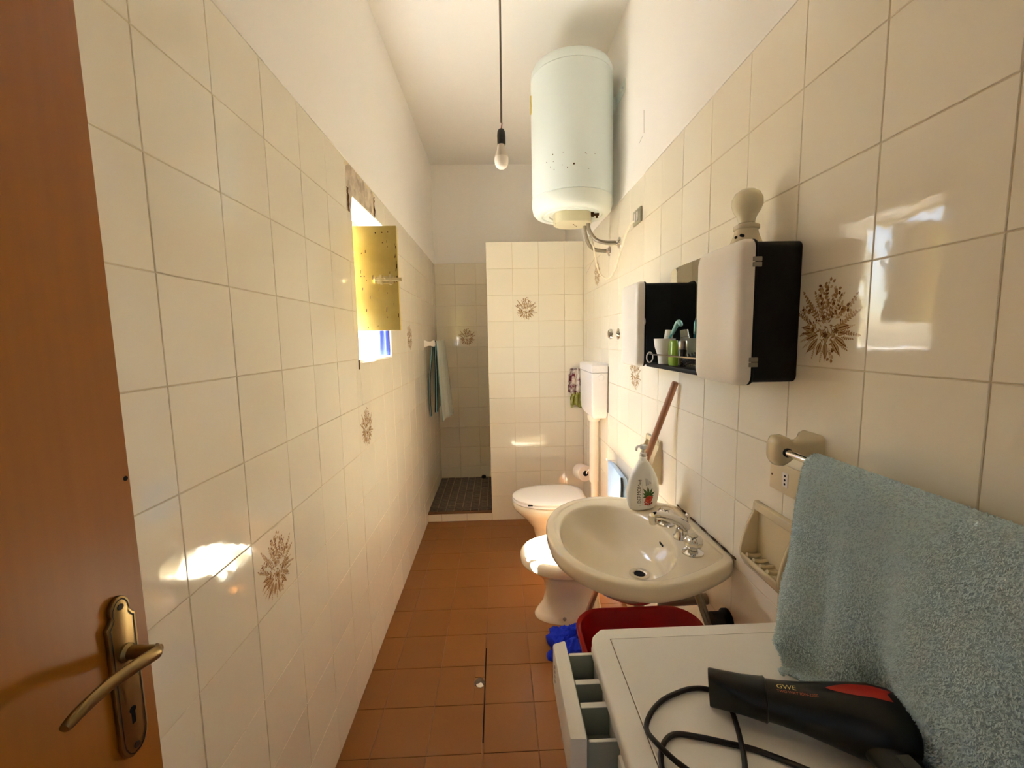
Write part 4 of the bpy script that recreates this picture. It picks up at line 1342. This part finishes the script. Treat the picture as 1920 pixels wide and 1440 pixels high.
# ---- outlet
ol = thing('power_outlet', (W, 0.94, 1.121), 'cream rectangular power outlet plate under the towel rail', 'outlet')
G().box(W - 0.007, W - 0.0005, 0.883, 0.997, 1.086, 1.155).build('plate', 'outlet', ol, bevel=(0.002, 2))
ins = G().box(W - 0.0085, W - 0.006, 0.930, 0.950, 1.104, 1.138).build('socket_insert', 'white_plastic', ol, bevel=(0.001, 1))
g = G()
for k in (-1, 0, 1):
    g.cyl((W - 0.0089, 0.940, 1.121 + 0.010 * k), (W - 0.007, 0.940, 1.121 + 0.010 * k), 0.0028, seg=12)
g.build('socket_hole', 'black_hole', ins)['kind'] = 'stuff'
for yy in (0.892, 0.988):
    G().cyl((W - 0.0076, yy, 1.121), (W - 0.006, yy, 1.121), 0.0026, seg=10).build('plate_screw', 'chip_dark', ol)

# ---- towel rail
tr_ = thing('towel_rail', (W, 0.55, 1.22), 'ceramic bracket towel rail with chrome rod on the right wall', 'towel rail')
RX, RZ = W - 0.072, 1.214
for yy in (0.872, 0.22):
    rings = []
    for (dx, hy, hz, r) in [(0.0006, .036, .036, .012), (0.010, .034, .034, .014), (0.020, .024, .026, .012), (0.034, .016, .021, .010), (0.048, .015, .020, .010), (0.058, .019, .027, .013), (0.070, .0235, .033, .018), (0.084, .0225, .032, .018), (0.092, .014, .022, .012)]:
        rings.append([(W - dx, p[0], p[1]) for p in rrect(yy, RZ, hy, hz, min(r, hy - .001, hz - .001), 5)])
    G().loft(rings).build('bracket', 'dish', tr_, smooth=70)
G().cyl((RX, 0.23, RZ), (RX, 0.862, RZ), 0.0075, seg=18).build('rod', 'chrome', tr_)
G().lathe([(0.0095, 0), (0.0095, 0.004), (0.008, 0.006)], (RX, 0.848, RZ), (0, -1, 0), 18).build('rod_collar', 'cab_black', tr_)

# ---- big terry towel over the rail
tw = thing('bath_towel', (RX, 0.55, 0.86), 'thick blue-grey terry towel draped over the rail onto the washing machine', 'towel')
prof_t = [(W - 0.052, 0.98), (W - 0.053, 1.10), (W - 0.056, 1.20), (W - 0.061, 1.224), (W - 0.072, 1.2305), (W - 0.083, 1.225), (W - 0.090, 1.205), (W - 0.095, 1.12), (W - 0.098, 1.02), (W - 0.100, 0.94), (W - 0.104, 0.905), (W - 0.111, 0.880), (W - 0.122, 0.867), (W - 0.135, 0.862)]
pc = [Vector((p[0], 0, p[1])) for p in prof_t]
pc = catmull(pc, 12)
Ls = [0.0]
for a, c in zip(pc, pc[1:]):
    Ls.append(Ls[-1] + (c - a).length)
TL = Ls[-1]
l_top = Ls[4 * 12]


def tprof(s):
    s = max(0, min(TL, s))
    i = int(np.searchsorted(Ls, s, side='right')) - 1
    i = min(max(i, 0), len(pc) - 2)
    f = (s - Ls[i]) / (Ls[i + 1] - Ls[i])
    return pc[i].lerp(pc[i + 1], f)


TY1, TY0 = 0.768, 0.225


def tpoint(u, s):
    p = tprof(s)
    y = TY1 + (TY0 - TY1) * u
    below = max(0.0, (s - l_top) / (TL - l_top)) if s > l_top else 0.0
    front = 1.0 if s > l_top else 0.15
    amp = 0.017 * min(1, below * 1.4)
    sf = math.sin(y * 25 + 1.9 + 0.8 * below)
    fold = amp * (sf * abs(sf) * 1.3 + 0.45 * math.sin(y * 61 + below * 2.0)) * front
    flat = 1.0
    if p.z < 0.905:
        flat = max(0.12, (p.z - 0.860) / 0.045)
    x = p.x - (fold + amp * 1.2) * flat
    z = p.z
    # the far bottom corner hangs further out and its edge is rounded
    if below > 0.55:
        k = (below - 0.55) / 0.45
        x -= 0.045 * k * math.exp(-((u - 0.08) / 0.16) ** 2) * (0.4 + 0.6 * (1 - abs(p.z - 0.88) * 8 if p.z > 0.88 else 1))
        y -= 0.09 * k * k * math.exp(-(u / 0.10) ** 2)
        y -= 0.018 * math.sin(k * PI * 0.9) * math.exp(-(u / 0.05) ** 2) * -1
    if z < 0.97:
        x += 0.026 * min(1, (0.97 - z) / 0.05) * math.exp(-((y - 0.51) / 0.075) ** 2)
    z += 0.0012 * math.sin(y * 70) * below
    y += -0.004 * math.sin(below * 3) * (1 - u)
    return Vector((x, y, z))


NU, NS = 90, 120
g = G()
vs = []
for j in range(NS + 1):
    for i in range(NU + 1):
        vs.append(tpoint(i / NU, TL * j / NS))
fs = [(j * (NU + 1) + i, j * (NU + 1) + i + 1, (j + 1) * (NU + 1) + i + 1, (j + 1) * (NU + 1) + i) for j in range(NS) for i in range(NU)]
g.add(vs, fs)
cloth = g.build('terry_cloth', 'towel', tw, smooth=180)
cloth.modifiers.new('thickness', 'SOLIDIFY').thickness = 0.006
cloth.modifiers['thickness'].offset = 0.0
g = G()
g.tube([tpoint(0.0, TL * k / 60) + Vector((0, 0.001, 0.0)) for k in range(61)], 0.0042, 8, sub=1)
g.build('hem', 'towel_hem', tw)
# terry loops: short blades over the visible side
NB = 120000
GU, GS = 120, 200
s_lo = l_top * 0.8
grid = np.array([[tuple(tpoint(i / GU, s_lo + (TL - s_lo) * j / GS)) for i in range(GU + 1)] for j in range(GS + 1)])
du = np.gradient(grid, axis=1)
dv = np.gradient(grid, axis=0)
nr = np.cross(dv, du)
nr /= np.maximum(np.linalg.norm(nr, axis=2, keepdims=True), 1e-12)
flip = (nr[..., 0] > 0.35) & (nr[..., 2] < 0.5)
nr[flip] *= -1
nr[nr[..., 2] < -0.6] *= -1
uu = rng.uniform(0, 1, NB) * GU
vv_ = rng.uniform(0, 1, NB) * GS
i0 = np.minimum(uu.astype(int), GU - 1)
j0 = np.minimum(vv_.astype(int), GS - 1)
fu, fv = (uu - i0)[:, None], (vv_ - j0)[:, None]


def samp(A):
    return (A[j0, i0] * (1 - fu) * (1 - fv) + A[j0, i0 + 1] * fu * (1 - fv) + A[j0 + 1, i0] * (1 - fu) * fv + A[j0 + 1, i0 + 1] * fu * fv)


def unit(a):
    return a / np.maximum(np.linalg.norm(a, axis=1, keepdims=True), 1e-12)


pp_, nn_, tu = samp(grid), unit(samp(nr)), unit(samp(du))
tv = unit(np.cross(nn_, tu))
ang = rng.uniform(0, 2 * PI, NB)[:, None]
t1 = tu * np.cos(ang) + tv * np.sin(ang)
t2 = np.cross(nn_, t1)
w_ = rng.uniform(0.0004, 0.0008, NB)[:, None]
ln = rng.uniform(0.0024, 0.0056, NB)[:, None]
base = pp_ + nn_ * 0.0026
tip = base + nn_ * ln * rng.uniform(0.35, 0.8, NB)[:, None] + t1 * ln * rng.uniform(0.4, 0.9, NB)[:, None] - np.array([0, 0, 0.0008])
bv = np.stack([base - t2 * w_, base + t2 * w_, tip + t2 * w_ * 0.9, tip - t2 * w_ * 0.9], 1).reshape(-1, 3)
me = bpy.data.meshes.new('terry_loops')
me.from_pydata(bv.tolist(), [], [(4 * k, 4 * k + 1, 4 * k + 2, 4 * k + 3) for k in range(NB)])
me.materials.append(M['pile'])
pile = put('terry_loops', me, tw)
pile['kind'] = 'stuff'

# ---- washing machine
MX0, MX1, MY0, MY1, MZ = 0.768, 1.255, 0.235, 0.832, 0.850
wm = thing('washing_machine', (1.0, 0.53, 0.0), 'white front-loading washing machine with its detergent drawer open', 'washing machine')
G().box(MX0 + 0.008, MX1 - 0.004, MY0 + 0.002, MY1 - 0.002, 0.012, 0.815).build('cabinet_body', 'machine', wm, bevel=(0.006, 2))
pl = [(MX0 + 0.028, MY1), (MX0 + 0.006, MY1 - 0.022), (MX0, MY1 - 0.05), (MX0, MY0 + 0.05), (MX0 + 0.006, MY0 + 0.022), (MX0 + 0.028, MY0), (MX1, MY0), (MX1, MY1)][::-1]
G().prism(pl, 0.816, MZ - 0.002, 'z').build('worktop_rim', 'machine', wm, bevel=(0.008, 3), smooth=50)
G().box(MX0 + 0.042, MX1 - 0.03, MY0 + 0.03, MY1 - 0.036, MZ - 0.003, MZ).build('worktop_panel', 'machine', wm, bevel=(0.0015, 1))
g = G()
rct = [(MX0 + 0.0405, MX1 - 0.0285, MY0 + 0.0285, MY0 + 0.03), (MX0 + 0.0405, MX1 - 0.0285, MY1 - 0.036, MY1 - 0.0345), (MX0 + 0.0405, MX0 + 0.042, MY0 + 0.03, MY1 - 0.036), (MX1 - 0.03, MX1 - 0.0285, MY0 + 0.03, MY1 - 0.036)]
for (a, c, d, e) in rct:
    g.box(a, c, d, e, MZ - 0.0022, MZ - 0.0017)
g.build('panel_groove', 'cord_grey', wm, smooth=None)
G().box(MX0 - 0.002, MX0 + 0.010, MY0 + 0.004, 0.592, 0.70, 0.812).build('control_panel', 'machine', wm, bevel=(0.003, 2))
G().lathe([(0.03, 0), (0.03, 0.01), (0.026, 0.02), (0, 0.021)], (MX0 - 0.002, 0.42, 0.757), (-1, 0, 0), 28).build('program_dial', 'machine', wm)
G().lathe([(0.17, 0), (0.17, 0.02), (0.15, 0.032), (0.125, 0.032), (0.11, 0.015), (0.0, 0.03)], (MX0 + 0.008, 0.53, 0.42), (-1, 0, 0), 48).build('porthole_door', 'machine', wm)
for (a, c) in ((0.82, 0.29), (0.82, 0.78), (1.2, 0.29), (1.2, 0.78)):
    G().lathe([(0.022, 0), (0.022, 0.006), (0.012, 0.0125)], (a, c, 0.0), (0, 0, 1), 16).build('foot', 'cab_black', wm)
# detergent drawer pulled out towards the left wall
dw = G()
dw.loft([[(0.693, y, z) for y, z in ((0.604, 0.742), (0.815, 0.742), (0.815, 0.830), (0.604, 0.830))],
         [(0.720, y, z) for y, z in ((0.598, 0.736), (0.819, 0.736), (0.819, 0.834), (0.598, 0.834))]])
dwo = dw.build('detergent_drawer', 'machine', wm, bevel=(0.004, 2), label='open detergent drawer with three compartments')
g = G()
g.box(0.720, 0.80, 0.612, 0.806, 0.752, 0.757)
g.box(0.720, 0.80, 0.612, 0.617, 0.757, 0.812)
g.box(0.720, 0.80, 0.800, 0.806, 0.757, 0.812)
g.box(0.720, 0.725, 0.617, 0.800, 0.757, 0.812)
for yy in (0.682, 0.733):
    g.box(0.725, 0.80, yy - 0.005, yy + 0.005, 0.757, 0.811)
g.build('drawer_tray', 'drawer_int', dwo, bevel=(0.002, 2))
for (ya, yb, za, zb) in ((0.6764, 0.6876, 0.8112, 0.8128), (0.7274, 0.7386, 0.8112, 0.8128), (0.7995, 0.8065, 0.8122, 0.8135), (0.6115, 0.6175, 0.8122, 0.8135)):
    G().box(0.7255, 0.80, ya, yb, za, zb).build('tray_rim', 'machine', dwo, bevel=(0.0006, 1))
g = G()
for k in range(5):
    g.box(0.7062, 0.7069, 0.812, 0.8196, 0.760 + 0.009 * k, 0.764 + 0.009 * k)
for k in range(4):
    g.box(0.6922, 0.6929, 0.775, 0.78, 0.775 + 0.01 * k, 0.780 + 0.01 * k)
g.build('drawer_marking', 'ink_grey', dwo, smooth=None)['kind'] = 'stuff'

# ---- hair dryer
hd = thing('hair_dryer', (1.06, 0.6, MZ), 'black hair dryer with red grille lying on the washing machine', 'hair dryer')
A0 = Vector((0.929, 0.631, 0.884))
A1 = Vector((1.168, 0.513, 0.9065))
ad = (A1 - A0).normalized()
as_ = Vector((-ad.y, ad.x, 0)).normalized()
au = ad.cross(as_)
if au.z < 0:
    au = -au


def dring(s, hv, hh, n=36, dz=0.0):
    return [A0 + ad * s + as_ * (hh * math.cos(2 * PI * i / n)) + au * (hv * math.sin(2 * PI * i / n) + dz) for i in range(n)]


def drr(s, hv, hh, r, dz=0.0):
    return [A0 + ad * s + as_ * p[0] + au * (p[1] + dz) for p in rrect(0, 0, hh, hv, r, 8)]


G().loft([drr(0.0, .029, .011, .008), drr(0.002, .030, .0125, .009), drr(0.025, .029, .018, .016), drr(0.05, .0285, .025, .0245), drr(0.076, .0305, .0300, .0298), drr(0.080, .0315, .0310, .0308), drr(0.082, .0295, .029, .0289)]).build('nozzle', 'dryer', hd, smooth=50)
BT = [(0.080, .0285, .0280), (0.10, .0295, .029), (0.13, .0335, .033), (0.16, .0395, .039), (0.19, .0455, .045), (0.215, .0485, .049), (0.238, .0465, .047), (0.252, .040, .041), (0.260, .030, .031)]
G().loft([dring(*q) for q in BT] + [dring(0.2645, .014, .014)]).build('barrel', 'dryer', hd, smooth=60)
hp = [A0 + ad * 0.205 + Vector((0.004, -0.005, -0.006)), A0 + ad * 0.205 + Vector((0.0, -0.06, -0.014)), A0 + ad * 0.20 + Vector((-0.012, -0.115, -0.022)), A0 + ad * 0.195 + Vector((-0.03, -0.18, -0.028))]
P = catmull(hp, 8)
rings = []
for k, p in enumerate(P):
    tdir = (P[min(k + 1, len(P) - 1)] - P[max(k - 1, 0)]).normalized()
    sd = Vector((0, 0, 1)).cross(tdir).normalized()
    up = tdir.cross(sd)
    t_ = k / (len(P) - 1)
    hw = 0.036 - 0.014 * min(1, t_ * 1.6)
    hv = 0.023 - 0.003 * t_
    rings.append([p + sd * (hw * math.cos(2 * PI * i / 24)) + up * (hv * math.sin(2 * PI * i / 24)) for i in range(24)])
hh_ = G().loft(rings).build('handle', 'dryer', hd, smooth=60)
# red side grille, follows the barrel


def on_barrel(s, a, off):
    tab = BT
    for p, q in zip(tab, tab[1:]):
        if p[0] <= s <= q[0]:
            k = (s - p[0]) / (q[0] - p[0])
            hv, hh = p[1] + (q[1] - p[1]) * k, p[2] + (q[2] - p[2]) * k
            break
    return A0 + ad * s + as_ * ((hh + off) * math.cos(a)) + au * ((hv + off) * math.sin(a))


a_c = math.radians(91)
g = G()
n = 14
vs = []
for k in range(n + 1):
    s = 0.160 + 0.072 * k / n
    t_ = k / n
    hwid = math.radians(12) * math.sin(min(1, t_ * 1.9) * PI / 2) ** 0.7
    vs.append(on_barrel(s + 0.004 * (t_ > 0.98), a_c + hwid, 0.0008))
    vs.append(on_barrel(s, a_c, 0.0018))
    vs.append(on_barrel(s + (0.008 if t_ > 0.98 else 0), a_c - hwid * 1.2, 0.0008))
fs = []
for k in range(n):
    for q in (0, 1):
        fs.append((3 * k + q, 3 * k + q + 1, 3 * k + q + 4, 3 * k + q + 3))
g.add(vs, fs)
g.build('red_grille', 'dryer_red', hd, smooth=60)


def barrel_text(body, s0, a0_, size, mname):
    vs, fs = text_mesh(body, size)
    g = G().add([on_barrel(s0 + p[0], a0_ - p[1] / 0.033, 0.0006) for p in vs], fs)
    g.build('lettering', mname, hd, smooth=None, fix=False)


barrel_text('GWE', 0.096, math.radians(104), 0.0115, 'gold_print')
barrel_text('TWO WAY ION-2200', 0.096, math.radians(115), 0.0055, 'red_print')
G().box(1.094, 1.112, 0.455, 0.475, 0.9165, 0.9185).build('rating_sticker', 'grey_label', hh_)
zc = MZ + 0.0045
cord = [(1.105, 0.40), (1.09, 0.44), (1.055, 0.485), (1.011, 0.518), (0.96, 0.548), (0.92, 0.562), (0.885, 0.573), (0.85, 0.579), (0.825, 0.562), (0.811, 0.528), (0.815, 0.495), (0.85, 0.475), (0.895, 0.483), (0.922, 0.515), (0.942, 0.562), (0.958, 0.615), (0.960, 0.640), (0.942, 0.658), (0.915, 0.661), (0.887, 0.654), (0.855, 0.640), (0.828, 0.618), (0.811, 0.592), (0.813, 0.562), (0.830, 0.533), (0.852, 0.503), (0.87, 0.46), (0.88, 0.40)]
pts3 = []
for k, (x, y) in enumerate(cord):
    z = zc
    if 12 <= k <= 15:
        z = zc + 0.0085 * math.sin((k - 11) / 5 * PI)
    if 23 <= k <= 25:
        z = zc + 0.0085
    if k == 0:
        z = 0.872
    pts3.append((x, y, z))
cd_ = G().tube(pts3, 0.0039, 10, sub=7).build('power_cord', 'cord_black', hd)

# ---- towels on the shower rail
sr = thing('shower_towel_rail', (0.0, 3.7, 1.44), 'white ceramic towel rail on the left wall inside the shower', 'towel rail')
for yy in (3.47, 3.95):
    rings = []
    for (dx, hy, hz, r) in [(0.0006, .03, .03, .01), (0.012, .026, .028, .01), (0.03, .014, .018, .008), (0.05, .013, .018, .008), (0.065, .016, .026, .011), (0.08, .016, .026, .011), (0.086, .008, .014, .006)]:
        rings.append([(dx, p[0], p[1]) for p in rrect(yy, 1.438, hy, hz, min(r, hy - .001, hz - .001), 4)])
    G().loft(rings).build('bracket', 'white_ceramic', sr, smooth=70)
G().cyl((0.066, 3.475, 1.438), (0.066, 3.945, 1.438), 0.008, seg=14).build('rod', 'white_plastic', sr)


def hung(name, label, y0, y1, xin, xout, zin, zout, mname, edge, flare, seed):
    root = thing(name, (0.066, (y0 + y1) / 2, zout), label, 'towel', 'towels on the shower rail')
    g = G()
    path = [(xin, zin), (xin + 0.002, zin + (1.40 - zin) * .5), (0.066 - 0.012, 1.425), (0.060, 1.447), (0.066, 1.4515), (0.073, 1.448), (0.079, 1.425), (0.082 + (xout - .082) * .45, zout + (1.40 - zout) * .5), (xout, zout)]
    pp = catmull([Vector((a, 0, c)) for a, c in path], 8)
    nu = 26
    vs = []
    for j, p in enumerate(pp):
        t_ = j / (len(pp) - 1)
        low = max(0, abs(t_ - 0.5) * 2 - 0.12)
        for i in range(nu + 1):
            u = i / nu
            y = y0 + (y1 - y0) * u
            wv = 0.009 * low * math.sin(u * 11 + seed) + 0.006 * low * math.sin(u * 23 + seed * 2)
            out = flare * low * u if t_ > 0.5 else 0.0
            x = p.x + (wv + out if t_ > 0.5 else min(0.0, wv) * 0.6)
            vs.append((max(0.004, x), y, p.z + (0.02 * u * low if t_ > 0.5 else 0)))
    fs = [(j * (nu + 1) + i, j * (nu + 1) + i + 1, (j + 1) * (nu + 1) + i + 1, (j + 1) * (nu + 1) + i) for j in range(len(pp) - 1) for i in range(nu)]
    g.add(vs, fs)
    o = g.build('cloth', mname, root, smooth=180)
    mdf = o.modifiers.new('thickness', 'SOLIDIFY')
    mdf.thickness = 0.005
    mdf.offset = 0
    g = G().tube([Vector(vs[j * (nu + 1)]) for j in range(len(pp))], 0.0032, 6, sub=1)
    g.build('hem', edge, root)
    return root


hung('hand_towel', 'pale blue towel hanging in front on the shower rail', 3.55, 3.90, 0.055, 0.102, 0.86, 0.775, 'towel_sh', 'towel_teal', 0.085, 1.0)
hung('hand_towel', 'dark and teal striped towel folded behind the pale one in the shower', 3.505, 3.545, 0.020, 0.068, 0.83, 0.86, 'towel_navy', 'towel_teal', 0.0, 2.0)

# ---- patterned cloth hanging behind the cistern
sc2 = thing('hanging_scarf', (1.19, YP - 0.02, 1.2), 'maroon and white patterned cloth with olive end hanging left of the cistern', 'cloth')
for (nm, za, zb, xa, xb, mname, sd) in (('scarf_top', 1.225, 1.03, 1.135, 1.245, 'scarf_a', 1.0), ('scarf_end', 1.04, 0.925, 1.16, 1.25, 'scarf_b', 5.0)):
    vs = []
    nu, nv = 18, 16
    for j in range(nv + 1):
        t_ = j / nv
        for i in range(nu + 1):
            u = i / nu
            pin = 0.55 + 0.45 * math.sin(min(1, t_ * 1.3 + 0.15) * PI / 2)
            x = (xa + xb) / 2 + (xb - xa) / 2 * (2 * u - 1) * pin + 0.006 * mnoise.noise((u * 4 + sd, t_ * 4, 0))
            yy = YP - 0.022 - 0.013 * math.sin(u * 15 + sd + t_ * 2) - 0.010 * mnoise.noise((u * 5, t_ * 5, sd))
            vs.append((x, yy, za + (zb - za) * t_ + 0.012 * math.sin(u * 7 + sd) * t_))
    g = G().add(vs, [(j * (nu + 1) + i, j * (nu + 1) + i + 1, (j + 1) * (nu + 1) + i + 1, (j + 1) * (nu + 1) + i) for j in range(nv) for i in range(nu)])
    o = g.build(nm, mname, sc2, smooth=180)
    o.modifiers.new('thickness', 'SOLIDIFY').thickness = 0.003
G().cyl((1.19, YP + 0.001, 1.215), (1.19, YP - 0.035, 1.22), 0.004, seg=10).build('hook', 'tin', sc2)

# ---- pale blue packet leaning against the wall tiles behind the bidet
pk = thing('wipes_packet', (W - 0.03, 2.25, 0.53), 'pale blue plastic packet hanging from a small hook on the wall by the bidet', 'packet')
poly = [(2.40, 0.53), (2.10, 0.56), (2.08, 0.70), (2.10, 0.735), (2.32, 0.752), (2.40, 0.74)]
g = G().prism(poly[::-1], W - 0.045, W - 0.02, 'x')
g.build('pouch', 'packet', pk, bevel=(0.008, 3), smooth=60)
g = G()
g.cyl((W - 0.001, 2.39, 0.745), (W - 0.05, 2.39, 0.748), 0.004, seg=10)
g.cyl((W - 0.05, 2.39, 0.748), (W - 0.055, 2.39, 0.760), 0.004, seg=10)
g.build('hook', 'chrome', pk)
g = G().tube([(W - 0.05, 2.10, 0.74), (W - 0.052, 2.085, 0.70), (W - 0.052, 2.09, 0.64), (W - 0.05, 2.085, 0.57)], 0.006, 10)
g.build('black_strap', 'cab_black', pk)
